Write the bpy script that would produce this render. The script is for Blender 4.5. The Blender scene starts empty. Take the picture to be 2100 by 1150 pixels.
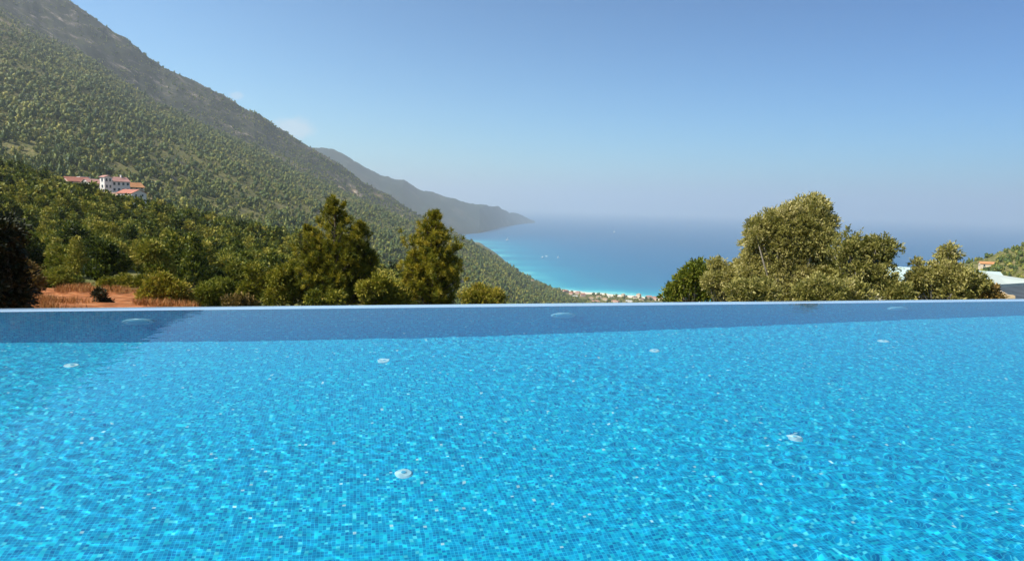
import bpy, math, random
import numpy as np
from mathutils import Vector, Matrix, Euler

# ---------------------------------------------------------------- camera, sky, sun, exposure
C = bpy.context.scene.collection
SC = bpy.context.scene
F, CX, CY, H = 1368.4, 1050.0, 575.0, 1.1
PITCH, ROLL = math.atan(153 / F), math.atan(0.0245)
cam_d = bpy.data.cameras.new('camera')
cam = bpy.data.objects.new('camera', cam_d)
C.objects.link(cam)
cam_d.sensor_width = 36.0
cam_d.lens = 36.0 * F / 2100.0
cam_d.clip_start, cam_d.clip_end = 0.05, 250000.0
MR = Euler((math.pi / 2 - PITCH, 0, 0)).to_matrix() @ Matrix.Rotation(ROLL, 3, 'Z')
cam.matrix_world = Matrix.Translation((0, 0, H)) @ MR.to_4x4()
SC.camera = cam
MRn = np.array(MR)

SUN_AZ, SUN_EL = math.radians(-112), math.radians(48)
sun_dir = Vector((math.sin(SUN_AZ) * math.cos(SUN_EL), math.cos(SUN_AZ) * math.cos(SUN_EL), math.sin(SUN_EL)))
W = bpy.data.worlds.new('World'); SC.world = W
W.use_nodes = True
wn, wl = W.node_tree.nodes, W.node_tree.links
bg = wn['Background']
sky = wn.new('ShaderNodeTexSky'); sky.sky_type = 'NISHITA'
sky.sun_disc = False
sky.sun_elevation = SUN_EL; sky.sun_rotation = SUN_AZ
sky.altitude = 350; sky.air_density = 1.0; sky.dust_density = 0.8; sky.ozone_density = 1.6
def wnode(t, **kw):
    n_ = wn.new(t)
    for k_, v_ in kw.items(): setattr(n_, k_, v_)
    return n_
v1 = wnode('ShaderNodeVectorMath', operation='SCALE'); v1.inputs['Scale'].default_value = 0.12; wl.new(sky.outputs[0], v1.inputs[0])
g1 = wn.new('ShaderNodeGamma'); g1.inputs['Gamma'].default_value = 1.45; wl.new(v1.outputs[0], g1.inputs['Color'])
v2 = wnode('ShaderNodeVectorMath', operation='MULTIPLY'); v2.inputs[1].default_value = (4.7, 7.5, 9.0); wl.new(g1.outputs[0], v2.inputs[0])
# the polarised sky: deeper away from the sun's side
tc = wn.new('ShaderNodeTexCoord')
sx_ = wn.new('ShaderNodeSeparateXYZ'); wl.new(tc.outputs['Generated'], sx_.inputs[0])
pm = wn.new('ShaderNodeMapRange'); wl.new(sx_.outputs[0], pm.inputs[0]); pm.inputs[1].default_value = -0.45; pm.inputs[2].default_value = 0.62
pc = wn.new('ShaderNodeMix'); pc.data_type = 'RGBA'; wl.new(pm.outputs[0], pc.inputs[0]); pc.inputs[6].default_value = (1.34, 1.26, 1.10, 1); pc.inputs[7].default_value = (0.42, 0.61, 0.73, 1)
v3 = wnode('ShaderNodeVectorMath', operation='MULTIPLY'); wl.new(v2.outputs[0], v3.inputs[0]); wl.new(pc.outputs[2], v3.inputs[1])
# a small cloud standing in the sky behind the ridge
last = v3.outputs[0]
for (px_, py_, rad_, op_) in ((598, 262, 0.030, .75), (484, 196, 0.010, .55)):
    cd_ = MR @ Vector(((px_ - CX) / F, -(py_ - CY) / F, -1.0)); cd_.normalize()
    sb = wnode('ShaderNodeVectorMath', operation='SUBTRACT'); wl.new(tc.outputs['Generated'], sb.inputs[0]); sb.inputs[1].default_value = cd_
    mu = wnode('ShaderNodeVectorMath', operation='MULTIPLY'); wl.new(sb.outputs[0], mu.inputs[0]); mu.inputs[1].default_value = (1, 1, 1.9)
    ln = wnode('ShaderNodeVectorMath', operation='LENGTH'); wl.new(mu.outputs[0], ln.inputs[0])
    nz_ = wn.new('ShaderNodeTexNoise'); nz_.inputs['Scale'].default_value = 45; nz_.inputs['Detail'].default_value = 5; wl.new(tc.outputs['Generated'], nz_.inputs['Vector'])
    m1 = wnode('ShaderNodeMath', operation='MULTIPLY_ADD'); wl.new(nz_.outputs['Fac'], m1.inputs[0]); m1.inputs[1].default_value = -rad_ * 1.6; wl.new(ln.outputs['Value'], m1.inputs[2])
    mr_ = wn.new('ShaderNodeMapRange'); wl.new(m1.outputs[0], mr_.inputs[0]); mr_.inputs[1].default_value = rad_ * .35; mr_.inputs[2].default_value = -rad_ * .25; mr_.inputs[3].default_value = 0; mr_.inputs[4].default_value = op_ * .62
    mx_ = wn.new('ShaderNodeMix'); mx_.data_type = 'RGBA'; wl.new(mr_.outputs[0], mx_.inputs[0]); wl.new(last, mx_.inputs[6]); mx_.inputs[7].default_value = (5.0, 4.8, 4.9, 1)
    last = mx_.outputs[2]
wl.new(last, bg.inputs['Color'])
bg.inputs['Strength'].default_value = 0.1
sun_d = bpy.data.lights.new('sun', 'SUN'); sun = bpy.data.objects.new('sun', sun_d); C.objects.link(sun)
sun_d.energy = 4.5; sun_d.angle = math.radians(0.53); sun_d.color = (1.0, 0.925, 0.79)
sun.rotation_euler = sun_dir.to_track_quat('Z', 'Y').to_euler()
SC.view_settings.view_transform = 'Standard'; SC.view_settings.look = 'None'
SC.view_settings.exposure = 0.87; SC.view_settings.gamma = 1.0
SC.render.engine = 'CYCLES'
cy = SC.cycles
cy.max_bounces = 10; cy.diffuse_bounces = 5; cy.glossy_bounces = 3; cy.transmission_bounces = 6
cy.transparent_max_bounces = 8; cy.volume_bounces = 1
cy.caustics_refractive = True; cy.caustics_reflective = False; cy.blur_glossy = 0.3
cy.sample_clamp_indirect = 6.0; cy.use_denoising = True
sun_d.cycles.is_caustics_light = True

HAZE = 7.6e-5
SEA = -350.0
rng = np.random.default_rng(7)
random.seed(7)

# ---------------------------------------------------------------- helpers
def rayv(px, py):
    d = MRn @ np.array([(px - CX) / F, -(py - CY) / F, -1.0])
    return d
def plane_hit(px, py, z=0.0):
    d = rayv(px, py); t = (z - H) / d[2]
    return np.array([d[0] * t, d[1] * t, z])
def az_of(px, py=430):
    d = rayv(px, py); return math.atan2(d[0], d[1])
def tan_at(az, py):
    """tangent of the elevation at azimuth az for image row py"""
    k = -(py - CY) / F
    a = MRn.T @ np.array([math.sin(az), math.cos(az), 0.0]); b = MRn.T @ np.array([0, 0, 1.0])
    return -(a[1] + k * a[2]) / (b[1] + k * b[2])
def at(px, py, r):
    """point on the sight line through a pixel, r metres away over the ground"""
    d = rayv(px, py); s = r / math.hypot(d[0], d[1])
    return Vector((d[0] * s, d[1] * s, H + d[2] * s))

def tag(o, label=None, cat=None, group=None, kind=None):
    if label: o['label'] = label
    if cat: o['category'] = cat
    if group: o['group'] = group
    if kind: o['kind'] = kind
    return o
def empty(name, loc=(0, 0, 0), rz=0.0):
    o = bpy.data.objects.new(name, None); C.objects.link(o); o.location = loc; o.rotation_euler = (0, 0, rz)
    o.empty_display_size = 0.3
    return o
def link(name, me, mats, parent=None, smooth=False):
    o = bpy.data.objects.new(name, me); C.objects.link(o)
    if not isinstance(mats, (list, tuple)): mats = [mats]
    if len(me.materials) == 0:
        for m in mats: me.materials.append(m)
    if smooth: me.shade_smooth()
    if parent: o.parent = parent
    return o
def mesh_np(name, V, Fc, smooth=False, mi=None, attrs=None):
    """V (n,3); Fc (m,k) all the same k"""
    V = np.asarray(V, dtype=np.float32); Fc = np.asarray(Fc, dtype=np.int32)
    me = bpy.data.meshes.new(name)
    n, (m, k) = len(V), Fc.shape
    me.vertices.add(n); me.vertices.foreach_set('co', V.ravel())
    me.loops.add(m * k); me.loops.foreach_set('vertex_index', Fc.ravel())
    me.polygons.add(m)
    me.polygons.foreach_set('loop_start', np.arange(0, m * k, k, dtype=np.int32))
    me.polygons.foreach_set('loop_total', np.full(m, k, dtype=np.int32))
    if mi is not None: me.polygons.foreach_set('material_index', np.asarray(mi, dtype=np.int32))
    me.update(calc_edges=True)
    if smooth: me.polygons.foreach_set('use_smooth', np.ones(m, dtype=bool))
    for an, av in (attrs or {}).items():
        av = np.asarray(av, dtype=np.float32)
        a = me.attributes.new(an, 'FLOAT', 'POINT'); a.data.foreach_set('value', av)
    return me
def grid_faces(nr, nc):
    i = np.arange(nr - 1)[:, None] * nc + np.arange(nc - 1)[None, :]
    return np.stack([i, i + 1, i + nc + 1, i + nc], -1).reshape(-1, 4)

class MB:
    """collects simple solids for one mesh"""
    def __init__(s): s.v = []; s.f = []; s.m = []
    def add(s, vs, fs, mi=0):
        b = len(s.v); s.v += [tuple(v) for v in vs]; s.f += [tuple(b + i for i in f) for f in fs]; s.m += [mi] * len(fs)
    def box(s, a, b, mi=0, M=None):
        (x0, y0, z0), (x1, y1, z1) = a, b
        vs = [(x0, y0, z0), (x1, y0, z0), (x1, y1, z0), (x0, y1, z0), (x0, y0, z1), (x1, y0, z1), (x1, y1, z1), (x0, y1, z1)]
        if M: vs = [M @ Vector(v) for v in vs]
        s.add(vs, [(3, 2, 1, 0), (4, 5, 6, 7), (0, 1, 5, 4), (1, 2, 6, 5), (2, 3, 7, 6), (3, 0, 4, 7)], mi)
    def tube(s, pts, rad, n=7, mi=0):
        pts = [Vector(p) for p in pts]
        if not hasattr(rad, '__len__'): rad = [rad] * len(pts)
        vs, fs = [], []
        for i, p in enumerate(pts):
            d = (pts[min(i + 1, len(pts) - 1)] - pts[max(i - 1, 0)]).normalized()
            a = d.orthogonal().normalized(); b = d.cross(a)
            if i and (a.dot(pa)) < 0.999:
                a = (pa - d * pa.dot(d)).normalized(); b = d.cross(a)
            pa = a
            for k in range(n):
                t = 2 * math.pi * k / n
                vs.append(p + (a * math.cos(t) + b * math.sin(t)) * rad[i])
        for i in range(len(pts) - 1):
            for k in range(n):
                k2 = (k + 1) % n
                fs.append((i * n + k, i * n + k2, (i + 1) * n + k2, (i + 1) * n + k))
        fs.append(tuple(range(n - 1, -1, -1))); fs.append(tuple((len(pts) - 1) * n + k for k in range(n)))
        s.add(vs, fs, mi)
    def disc(s, c, r, h, n=24, axis='z', mi=0, r2=None):
        r2 = r if r2 is None else r2
        vs = []
        for (rr, hh) in ((r, 0), (r2, h)):
            for k in range(n):
                t = 2 * math.pi * k / n
                if axis == 'z': vs.append((c[0] + rr * math.cos(t), c[1] + rr * math.sin(t), c[2] + hh))
                else: vs.append((c[0] + rr * math.cos(t), c[1] - hh, c[2] + rr * math.sin(t)))
        fs = [(k, (k + 1) % n, n + (k + 1) % n, n + k) for k in range(n)] + [tuple(range(n - 1, -1, -1)), tuple(range(n, 2 * n))]
        s.add(vs, fs, mi)
    def mesh(s, name, smooth=False):
        me = bpy.data.meshes.new(name); me.from_pydata([tuple(v) for v in s.v], [], s.f)
        me.polygons.foreach_set('material_index', s.m); me.update()
        if smooth: me.shade_smooth()
        return me
    def build(s, name, mats, parent=None, smooth=False):
        return link(name, s.mesh(name, smooth), mats, parent)

# value noise (numpy)
_P = np.random.default_rng(3).random((256, 256)).astype(np.float32)
def vnoise(x, y):
    xi = np.floor(x).astype(int); yi = np.floor(y).astype(int)
    fx = x - xi; fy = y - yi
    fx = fx * fx * (3 - 2 * fx); fy = fy * fy * (3 - 2 * fy)
    a = _P[xi & 255, yi & 255]; b = _P[(xi + 1) & 255, yi & 255]; c = _P[xi & 255, (yi + 1) & 255]; d = _P[(xi + 1) & 255, (yi + 1) & 255]
    return (a * (1 - fx) + b * fx) * (1 - fy) + (c * (1 - fx) + d * fx) * fy
def fbm(x, y, o=5, g=0.5, ridged=False):
    s = 0; a = 1; t = 0
    for i in range(o):
        n = vnoise(x * 2 ** i + 17.3 * i, y * 2 ** i + 5.1 * i)
        if ridged: n = 1 - abs(2 * n - 1)
        s = s + a * n; t += a; a *= g
    return s / t - 0.5

# node helpers
def mat(name):
    m = bpy.data.materials.new(name); m.use_nodes = True
    nt = m.node_tree; b = nt.nodes['Principled BSDF']
    return m, nt, b
def nd(nt, t, **kw):
    n = nt.nodes.new(t)
    for k, v in kw.items():
        if k.startswith('i_'): n.inputs[k[2:].replace('_', ' ')].default_value = v
        else: setattr(n, k, v)
    return n
def mixc(nt, fac, a, b, mode='MIX'):
    n = nt.nodes.new('ShaderNodeMix'); n.data_type = 'RGBA'; n.blend_type = mode
    for s, v in ((n.inputs[0], fac), (n.inputs[6], a), (n.inputs[7], b)):
        if hasattr(v, 'is_output'): nt.links.new(v, s)
        elif isinstance(v, (int, float)): s.default_value = v
        else: s.default_value = (*v, 1)
    return n.outputs[2]
def math_(nt, op, a, b=None, clamp=False):
    n = nt.nodes.new('ShaderNodeMath'); n.operation = op; n.use_clamp = clamp
    for s, v in ((n.inputs[0], a), (n.inputs[1], b)):
        if v is None: continue
        if hasattr(v, 'is_output'): nt.links.new(v, s)
        else: s.default_value = v
    return n.outputs[0]
def ramp(nt, src, stops, interp='LINEAR'):
    n = nt.nodes.new('ShaderNodeValToRGB'); n.color_ramp.interpolation = interp
    e = n.color_ramp.elements
    while len(e) > 1: e.remove(e[-1])
    for i, (p, c) in enumerate(stops):
        el = e[0] if i == 0 else e.new(p)
        el.position = p; el.color = (*c, 1) if hasattr(c, '__len__') else (c, c, c, 1)
    nt.links.new(src, n.inputs[0])
    return n.outputs[0]
def noise_(nt, scale, detail=4, rough=0.5, vec=None, dist=0.0):
    n = nd(nt, 'ShaderNodeTexNoise'); n.inputs['Scale'].default_value = scale; n.inputs['Detail'].default_value = detail
    n.inputs['Roughness'].default_value = rough; n.inputs['Distortion'].default_value = dist
    if vec is not None: nt.links.new(vec, n.inputs['Vector'])
    return n.outputs['Fac']
def attr(nt, name):
    n = nt.nodes.new('ShaderNodeAttribute'); n.attribute_name = name
    return n.outputs['Fac']
def bump(nt, b, height, strength, dist=0.05):
    n = nt.nodes.new('ShaderNodeBump'); n.inputs['Strength'].default_value = strength; n.inputs['Distance'].default_value = dist
    nt.links.new(height, n.inputs['Height']); nt.links.new(n.outputs[0], b.inputs['Normal'])
def simple(name, col, rough=0.7, var=0.15, scale=3.0, spec=0.3):
    m, nt, b = mat(name)
    nz = noise_(nt, scale, 5, 0.6)
    c = mixc(nt, nz, [max(0, v * (1 - var * 1.6)) for v in col], [min(1, v * (1 + var)) for v in col])
    nt.links.new(c, b.inputs['Base Color']); b.inputs['Roughness'].default_value = rough
    b.inputs['Specular IOR Level'].default_value = spec
    return m
def obj_coord(nt):
    return nd(nt, 'ShaderNodeTexCoord').outputs['Object']

# ---------------------------------------------------------------- the pool
A_, B_ = plane_hit(0, 640), plane_hit(2100, 618)
U = (B_ - A_); U /= np.linalg.norm(U)
N = np.array([-U[1], U[0], 0.0])
DE = float(np.dot(A_, N))                   # distance of the overflow edge
ORG = N * DE
ROT = math.atan2(U[1], U[0])
S0, S1, T0, DEP = -11.0, 15.0, -(DE - 0.75), 1.5
def to_world(s, t, z=0.0): return Vector((ORG[0] + U[0] * s + N[0] * t, ORG[1] + U[1] * s + N[1] * t, z))

def mosaic_material():
    m, nt, b = mat('pool_mosaic')
    co = obj_coord(nt)
    sc = nd(nt, 'ShaderNodeVectorMath', operation='SCALE'); nt.links.new(co, sc.inputs[0]); sc.inputs['Scale'].default_value = 1 / 0.02
    of = nd(nt, 'ShaderNodeVectorMath', operation='ADD'); nt.links.new(sc.outputs[0], of.inputs[0]); of.inputs[1].default_value = (0.5, 0.5, 0.5)
    fl = nd(nt, 'ShaderNodeVectorMath', operation='FLOOR'); nt.links.new(of.outputs[0], fl.inputs[0])
    fr = nd(nt, 'ShaderNodeVectorMath', operation='FRACTION'); nt.links.new(of.outputs[0], fr.inputs[0])
    wn_ = nd(nt, 'ShaderNodeTexWhiteNoise', noise_dimensions='3D'); nt.links.new(fl.outputs[0], wn_.inputs[0])
    col = ramp(nt, wn_.outputs['Value'], [
        (0.0, (0.001, 0.20, 0.48)), (0.08, (0.001, 0.27, 0.54)), (0.34, (0.001, 0.325, 0.63)),
        (0.60, (0.002, 0.41, 0.70)), (0.80, (0.006, 0.56, 0.76)), (0.95, (0.08, 0.68, 0.84)),
        (0.993, (0.42, 0.70, 0.78)), (0.9965, (0.46, 0.52, 0.62)), (0.998, (0.02, 0.60, 0.56))], 'CONSTANT')
    sx = nd(nt, 'ShaderNodeSeparateXYZ'); nt.links.new(fr.outputs[0], sx.inputs[0])
    g = None
    for ch in range(3):
        d = math_(nt, 'ABSOLUTE', math_(nt, 'SUBTRACT', sx.outputs[ch], 0.5))
        g = d if g is None else math_(nt, 'MAXIMUM', g, d)
    gm = math_(nt, 'GREATER_THAN', g, 0.44)
    c2 = mixc(nt, gm, col, (0.03, 0.54, 0.78))
    nt.links.new(c2, b.inputs['Base Color'])
    b.inputs['Roughness'].default_value = 0.35; b.inputs['Specular IOR Level'].default_value = 0.3
    return m
mosaic = mosaic_material()
lip_m = simple('wet_lip_tile', (0.30, 0.45, 0.62), 0.12, 0.06, 6, 0.6)
deck_m = simple('deck_stone', (0.62, 0.58, 0.52), 0.6, 0.12, 4)
white_fit = simple('white_fitting', (0.50, 0.80, 0.88), 0.4, 0.02, 8)
rim_fit = simple('light_rim', (0.26, 0.62, 0.80), 0.3, 0.05, 8)
pale_blue_fit = simple('pale_blue_lens', (0.10, 0.52, 0.78), 0.3, 0.05, 8)

pool = empty('infinity_pool', to_world(0, 0), ROT)
tag(pool, 'infinity pool lined with bright blue glass mosaic under rippled water', 'pool')
b = MB()
TH = 0.28
floor_ = MB(); floor_.box((S0, T0, -DEP - 0.2), (S1, 0, -DEP)); fo = floor_.build('pool_floor', mosaic, pool)
wall = MB()
wall.box((S0 - TH, 0, -DEP - 0.2), (S1 + TH, TH - 0.02, -0.035)); wo = wall.build('far_wall', mosaic, pool)
walls = MB()
walls.box((S0 - TH, T0 - TH, -DEP - 0.2), (S1 + TH, T0, -0.035))
walls.build('near_wall', mosaic, pool)
for xa, xb in ((S0 - TH, S0), (S1, S1 + TH)):
    w_ = MB(); w_.box((xa, T0, -DEP - 0.2), (xb, 0, -0.035)); w_.build('side_wall', mosaic, pool)
# overflow lip: a rounded pale coping the water skims over
lip = MB()
prof = [(-0.004, -0.034), (-0.004, -0.006), (0.01, -0.001), (0.10, 0.0015), (0.20, 0.002), (0.255, -0.004), (0.275, -0.02), (0.278, -0.034)]
xs = np.arange(S0, S1 + 0.01, 0.5)
vs = [(x, t, z) for x in xs for (t, z) in prof]; k = len(prof)
fs = [(i * k + j, (i + 1) * k + j, (i + 1) * k + j + 1, i * k + j + 1) for i in range(len(xs) - 1) for j in range(k - 1)]
lip.add(vs, fs); lo = lip.build('overflow_edge', lip_m, pool, True)
EW = lambda px, py: plane_hit(px, py)
def to_st(P):
    d = np.array(P) - ORG
    return float(d[0] * U[0] + d[1] * U[1]), float(d[0] * N[0] + d[1] * N[1])
def refr(px, py):
    """surface point and the refracted direction below it, pool coordinates"""
    P = plane_hit(px, py); d = rayv(px, py); d = d / np.linalg.norm(d)
    eta = 1 / 1.333; ci = -d[2]; k_ = 1 - eta * eta * (1 - ci * ci)
    T = eta * d + (eta * ci - math.sqrt(k_)) * np.array([0, 0, 1.0])
    return P, T
def on_floor(px, py):
    P, T = refr(px, py); q = P + T * (DEP / -T[2]); return to_st(q)
def on_wall(px, py):
    P, T = refr(px, py); s, t = to_st(P)
    tn = float(np.dot(T, N)); l = -t / tn; q = P + T * l
    return to_st(q)[0], q[2]
for (px, py) in ((147, 750), (787, 740), (1343, 720), (1812, 700), (828, 972), (1630, 897)):
    s, t = on_floor(px, py)
    m_ = MB(); m_.disc((s, t, -DEP + 0.001), 0.058, 0.016, 24, r2=0.048)
    o = m_.build('floor_inlet', white_fit, pool)
    m_ = MB(); m_.disc((s, t, -DEP + 0.0175), 0.016, 0.008, 12); m_.build('nozzle', pale_blue_fit, o)
for (px, py) in ((285, 660), (1155, 647), (1840, 633)):
    s, z = on_wall(px, py)
    m_ = MB(); m_.disc((s, -0.001, z), 0.15, 0.03, 28, axis='y', r2=0.135)
    o = m_.build('pool_light', rim_fit, pool)
    m_ = MB(); m_.disc((s, -0.0315, z), 0.10, 0.012, 24, axis='y', r2=0.09); m_.build('lens', pale_blue_fit, o)

# water surface: real ripples
def waves(s, t):
    r_ = np.random.default_rng(11); z = np.zeros_like(s)
    for i in range(64):
        lam = 0.046 * (1.030 ** i) * (0.9 + 0.2 * r_.random())
        th = r_.normal(0.4, 1.5); k_ = 2 * math.pi / lam
        slope = 0.0125 * min(1.0, (lam / 0.12) ** 0.5) * min(1.0, (0.13 / lam) ** 1.2)
        z += slope / k_ * np.sin(k_ * (s * math.cos(th) + t * math.sin(th)) + r_.random() * 6.28)
    patch = np.clip(1.05 + 2.4 * fbm(s * 0.45 + 9, t * 0.6 + 3, 4), 0.45, 1.8)
    return z * patch
ds = 0.015
ss = np.arange(S0, S1 + ds / 2, ds); tt = np.linspace(T0, 0, int(-T0 / ds) + 1)
Sg, Tg = np.meshgrid(ss, tt)
Zg = waves(Sg, Tg)
fade = np.clip(-Tg / 0.35, 0.12, 1.0)
Zg *= fade * 0.118
Vw = np.stack([Sg.ravel(), Tg.ravel(), Zg.ravel()], -1)
wme = mesh_np('water', Vw, grid_faces(len(tt), len(ss)), True)
wm, wnt, wb = mat('pool_water')
wnt.nodes.remove(wb)
gl = nd(wnt, 'ShaderNodeBsdfRefraction'); gl.inputs['IOR'].default_value = 1.333; gl.inputs['Roughness'].default_value = 0.0
gl.inputs['Color'].default_value = (0.95, 0.995, 1, 1)
gs = nd(wnt, 'ShaderNodeBsdfGlossy'); gs.inputs['Roughness'].default_value = 0.0
fz = nd(wnt, 'ShaderNodeFresnel'); fz.inputs['IOR'].default_value = 1.333
wmx = nd(wnt, 'ShaderNodeMixShader')
wnt.links.new(math_(wnt, 'MULTIPLY', fz.outputs[0], 0.85), wmx.inputs[0])   # seen through a polarising filter
wnt.links.new(gl.outputs[0], wmx.inputs[1]); wnt.links.new(gs.outputs[0], wmx.inputs[2])
wnt.links.new(wmx.outputs[0], wnt.nodes['Material Output'].inputs[0])
water = link('water', wme, wm)
water.location = to_world(0, 0, 0.004); water.rotation_euler = (0, 0, ROT)
tag(water, kind='structure')
if 'MNEE':
    water.cycles.is_caustics_caster = True
    for o in pool.children_recursive: o.cycles.is_caustics_receiver = True
# deck behind and around the camera
dk = MB()
dk.box((S0 - 6, T0 - TH - 9, -0.25), (S1 + 6, T0 - TH - 0.002, 0.02))
dk.box((S0 - 6, T0 - TH, -0.25), (S0 - TH - 0.002, TH, 0.02)); dk.box((S1 + TH + 0.002, T0 - TH, -0.25), (S1 + 6, TH, 0.02))
dko = dk.build('pavement', deck_m); dko.location = to_world(0, 0); dko.rotation_euler = (0, 0, ROT); tag(dko, kind='structure')

# ---------------------------------------------------------------- terrain
COLS = [-500, -250, 0, 150, 300, 450, 600, 750, 900, 1000, 1100, 1200, 1350, 1600, 1850, 2000, 2100, 2400]
SIL = ([-250, 0, 100, 190, 240, 300, 340, 400, 450, 480, 500, 525, 554, 570, 596, 622, 645, 662, 700, 746, 800, 823, 850, 900, 940, 1000, 1040, 1090, 1130, 1200],
       [-330, -125, -55, 6, 42, 88, 128, 152, 180, 199, 214, 225, 245, 260, 275, 292, 306, 317, 339, 374, 407, 425, 443, 468, 487, 522, 555, 578, 593, 622])
INN = ([-250, 0, 100, 200, 330, 430, 520, 600, 700, 800, 900, 1000, 1100, 1200],
       [-120, 10, 72, 120, 215, 262, 300, 345, 392, 435, 474, 524, 580, 624])
SHORE = ([-600, 850, 950, 985, 1000, 1040, 1062, 1100, 1130, 1200, 1280, 1355, 1500, 1800, 2100, 2400],
         [6600, 6600, 6600, 6300, 5600, 4200, 3640, 3090, 2880, 2790, 2740, 2700, 2660, 2600, 2500, 2400])
def crop_z(az, r, y): return H + r * tan_at(az, y)
def lerp(x, tab): return float(np.interp(x, tab[0], tab[1]))
T = {  # per column: (r, y or z) for roles 1..6 ; z values marked by a negative radius
    -500: [(24, 650), (38, 600), (110, 545), (350, 300), (480, 350), (900, 250)],
    -250: [(24, 645), (38, 600), (110, 545), (350, 310), (480, 350), (900, 280)],
    0:    [(24, 637), (38, 598), (110, 540), (330, 362), (460, 392), (900, 325)],
    150:  [(24, 637), (38, 596), (110, 545), (480, 384), (600, 402), (900, 345)],
    300:  [(24, 637), (38, 598), (110, 553), (450, 428), (580, 450), (900, 388)],
    450:  [(24, 645), (38, 625), (110, 570), (350, 478), (470, 505), (900, 435)],
    600:  [(24, 655), (38, 640), (110, 590), (270, 515), (380, 545), (900, 485)],
    750:  [(24, 655), (38, 650), (110, 620), (220, 570), (320, 600), (900, 540)],
    900:  [(24, 660), (38, 660), (110, 655), (220, 640), (320, 680), (900, 605)],
    1000: [(24, 665), (38, 670), (110, 685), (250, 710), (400, 710), (900, 650)],
    1100: [(24, 665), (38, 680), (110, 720), (300, 760), (450, 745), (900, 700)],
    1200: [(24, 665), (38, 690), (110, 740), (300, 790), (450, 770), (900, 740)],
    1350: [(24, 665), (38, 690), (110, 740), (300, 790), (450, 780), (900, 740)],
    1600: [(24, 660), (38, 680), (110, 730), (300, 780), (450, 780), (900, 740)],
    1850: [(24, 655), (38, 665), (110, 700), (300, 730), (500, 700), (800, 610)],
    2000: [(24, 655), (38, 660), (110, 690), (300, 690), (500, 640), (800, 540)],
    2100: [(24, 655), (38, 660), (110, 690), (300, 680), (500, 610), (800, 508)],
    2400: [(24, 655), (38, 660), (110, 690), (300, 660), (500, 570), (800, 440)],
}
cols_az = []; knots_r = []; knots_z = []
for x in COLS:
    az = az_of(x, 430)
    rs, zs = [8.5], [-1.75]
    for (r, y) in T[x]: rs.append(r); zs.append(crop_z(az, r, y))
    R7 = {1100: 2650, 1200: 2250}.get(x, 2450)
    if x < 1250:
        zi = crop_z(az, R7, lerp(x, INN)); R9 = R7 + (750 if x < 1100 else 200); zo = crop_z(az, R9, lerp(x, SIL))
        rs += [R7, R7 + (R9 - R7) * 0.35, R9]; zs += [zi, zi + (zo - zi) * 0.12, zo]
    elif x < 1700:
        rs += [2250, 2350, 2450]; zs += [-346.0, -346.5, -347.0]
    else:
        rs += [1000, 1300, 1900]; zs += [zs[-1] - 25, -200, -345]
    rsh = lerp(x, SHORE); rs += [max(rsh, rs[-1] + 60), max(rsh, rs[-1] + 60) * 1.08]; zs += [SEA - 0.2, SEA - 60]
    cols_az.append(az); knots_r.append(rs); knots_z.append(zs)
cols_az = np.array(cols_az); knots_r = np.array(knots_r); knots_z = np.array(knots_z)
# dense silhouettes: refine the inner and outer ridge rows between the columns
fa = np.concatenate([np.linspace(math.radians(-52), math.radians(46), 760)])
xs_of = np.interp(fa, [az_of(x, 430) for x in range(-700, 2600, 20)], list(range(-700, 2600, 20)))
def smooth_interp(xq, x, y):
    # monotone-ish cubic through key columns
    m = np.gradient(y, x); i = np.clip(np.searchsorted(x, xq) - 1, 0, len(x) - 2)
    h = x[i + 1] - x[i]; t = np.clip((xq - x[i]) / h, 0, 1)
    a = (1 + 2 * t) * (1 - t) ** 2; b = t * (1 - t) ** 2; c = t * t * (3 - 2 * t); d = t * t * (t - 1)
    return a * y[i] + b * h * m[i] * .6 + c * y[i + 1] + d * h * m[i + 1] * .6
NK = knots_r.shape[1]
KR = np.stack([smooth_interp(fa, cols_az, knots_r[:, k]) for k in range(NK)], 1)
KZ = np.stack([smooth_interp(fa, cols_az, knots_z[:, k]) for k in range(NK)], 1)
for i, a in enumerate(fa):
    x = xs_of[i]
    if x < 1190:
        KZ[i, 7] = crop_z(a, KR[i, 7], lerp(x, INN)); KZ[i, 9] = crop_z(a, KR[i, 9], lerp(x, SIL)); KZ[i, 8] = KZ[i, 7] + (KZ[i, 9] - KZ[i, 7]) * 0.12
    KR[i, 10] = max(lerp(x, SHORE), KR[i, 9] + 30); KR[i, 11] = KR[i, 10] * 1.08
KR = np.maximum.accumulate(KR + np.arange(NK) * 0.5, axis=1)
nr = 520
rr = 8.5 * (7300 / 8.5) ** (np.arange(nr) / (nr - 1.0))
Z = np.empty((nr, len(fa)), dtype=np.float64)
for i in range(len(fa)): Z[:, i] = np.interp(rr, KR[i], KZ[i])
Zs = Z.copy()
for _ in range(6):
    Zs[1:-1] = (Zs[:-2] + 2 * Zs[1:-1] + Zs[2:]) / 4
shore_z = Z < SEA + 12
Z = np.where(shore_z, Z, Zs)
AZ, RR = np.meshgrid(fa, rr)
X = RR * np.sin(AZ); Y = RR * np.cos(AZ)
shr = np.array([lerp(x, SHORE) for x in xs_of])[None, :]
Z = np.where(RR < shr + 30, np.maximum(Z, SEA + np.clip((shr - RR) / 22, -0.2, 4.0)), Z)
px_g = np.interp(AZ, fa, xs_of)
zshore = np.clip((Z - SEA - 3) / 25, 0, 1)
inner_r = KR[:, 7][None, :]; outer_r = KR[:, 9][None, :]
rocky = np.clip((RR - inner_r + 60) / 160, 0, 1) * np.clip((outer_r + 500 - RR) / 200, 0, 1) * (AZ < az_of(960))
far = np.clip((RR - 300) / 900, 0, 1)
Z += zshore * far * (fbm(X / 260, Y / 260, 5) * np.minimum(RR * 0.030, 40) * np.where(px_g > 950, .5, 1) + (fbm(X / 90, Y / 90, 4, .6, True)) * (9 + 22 * rocky))
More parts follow.
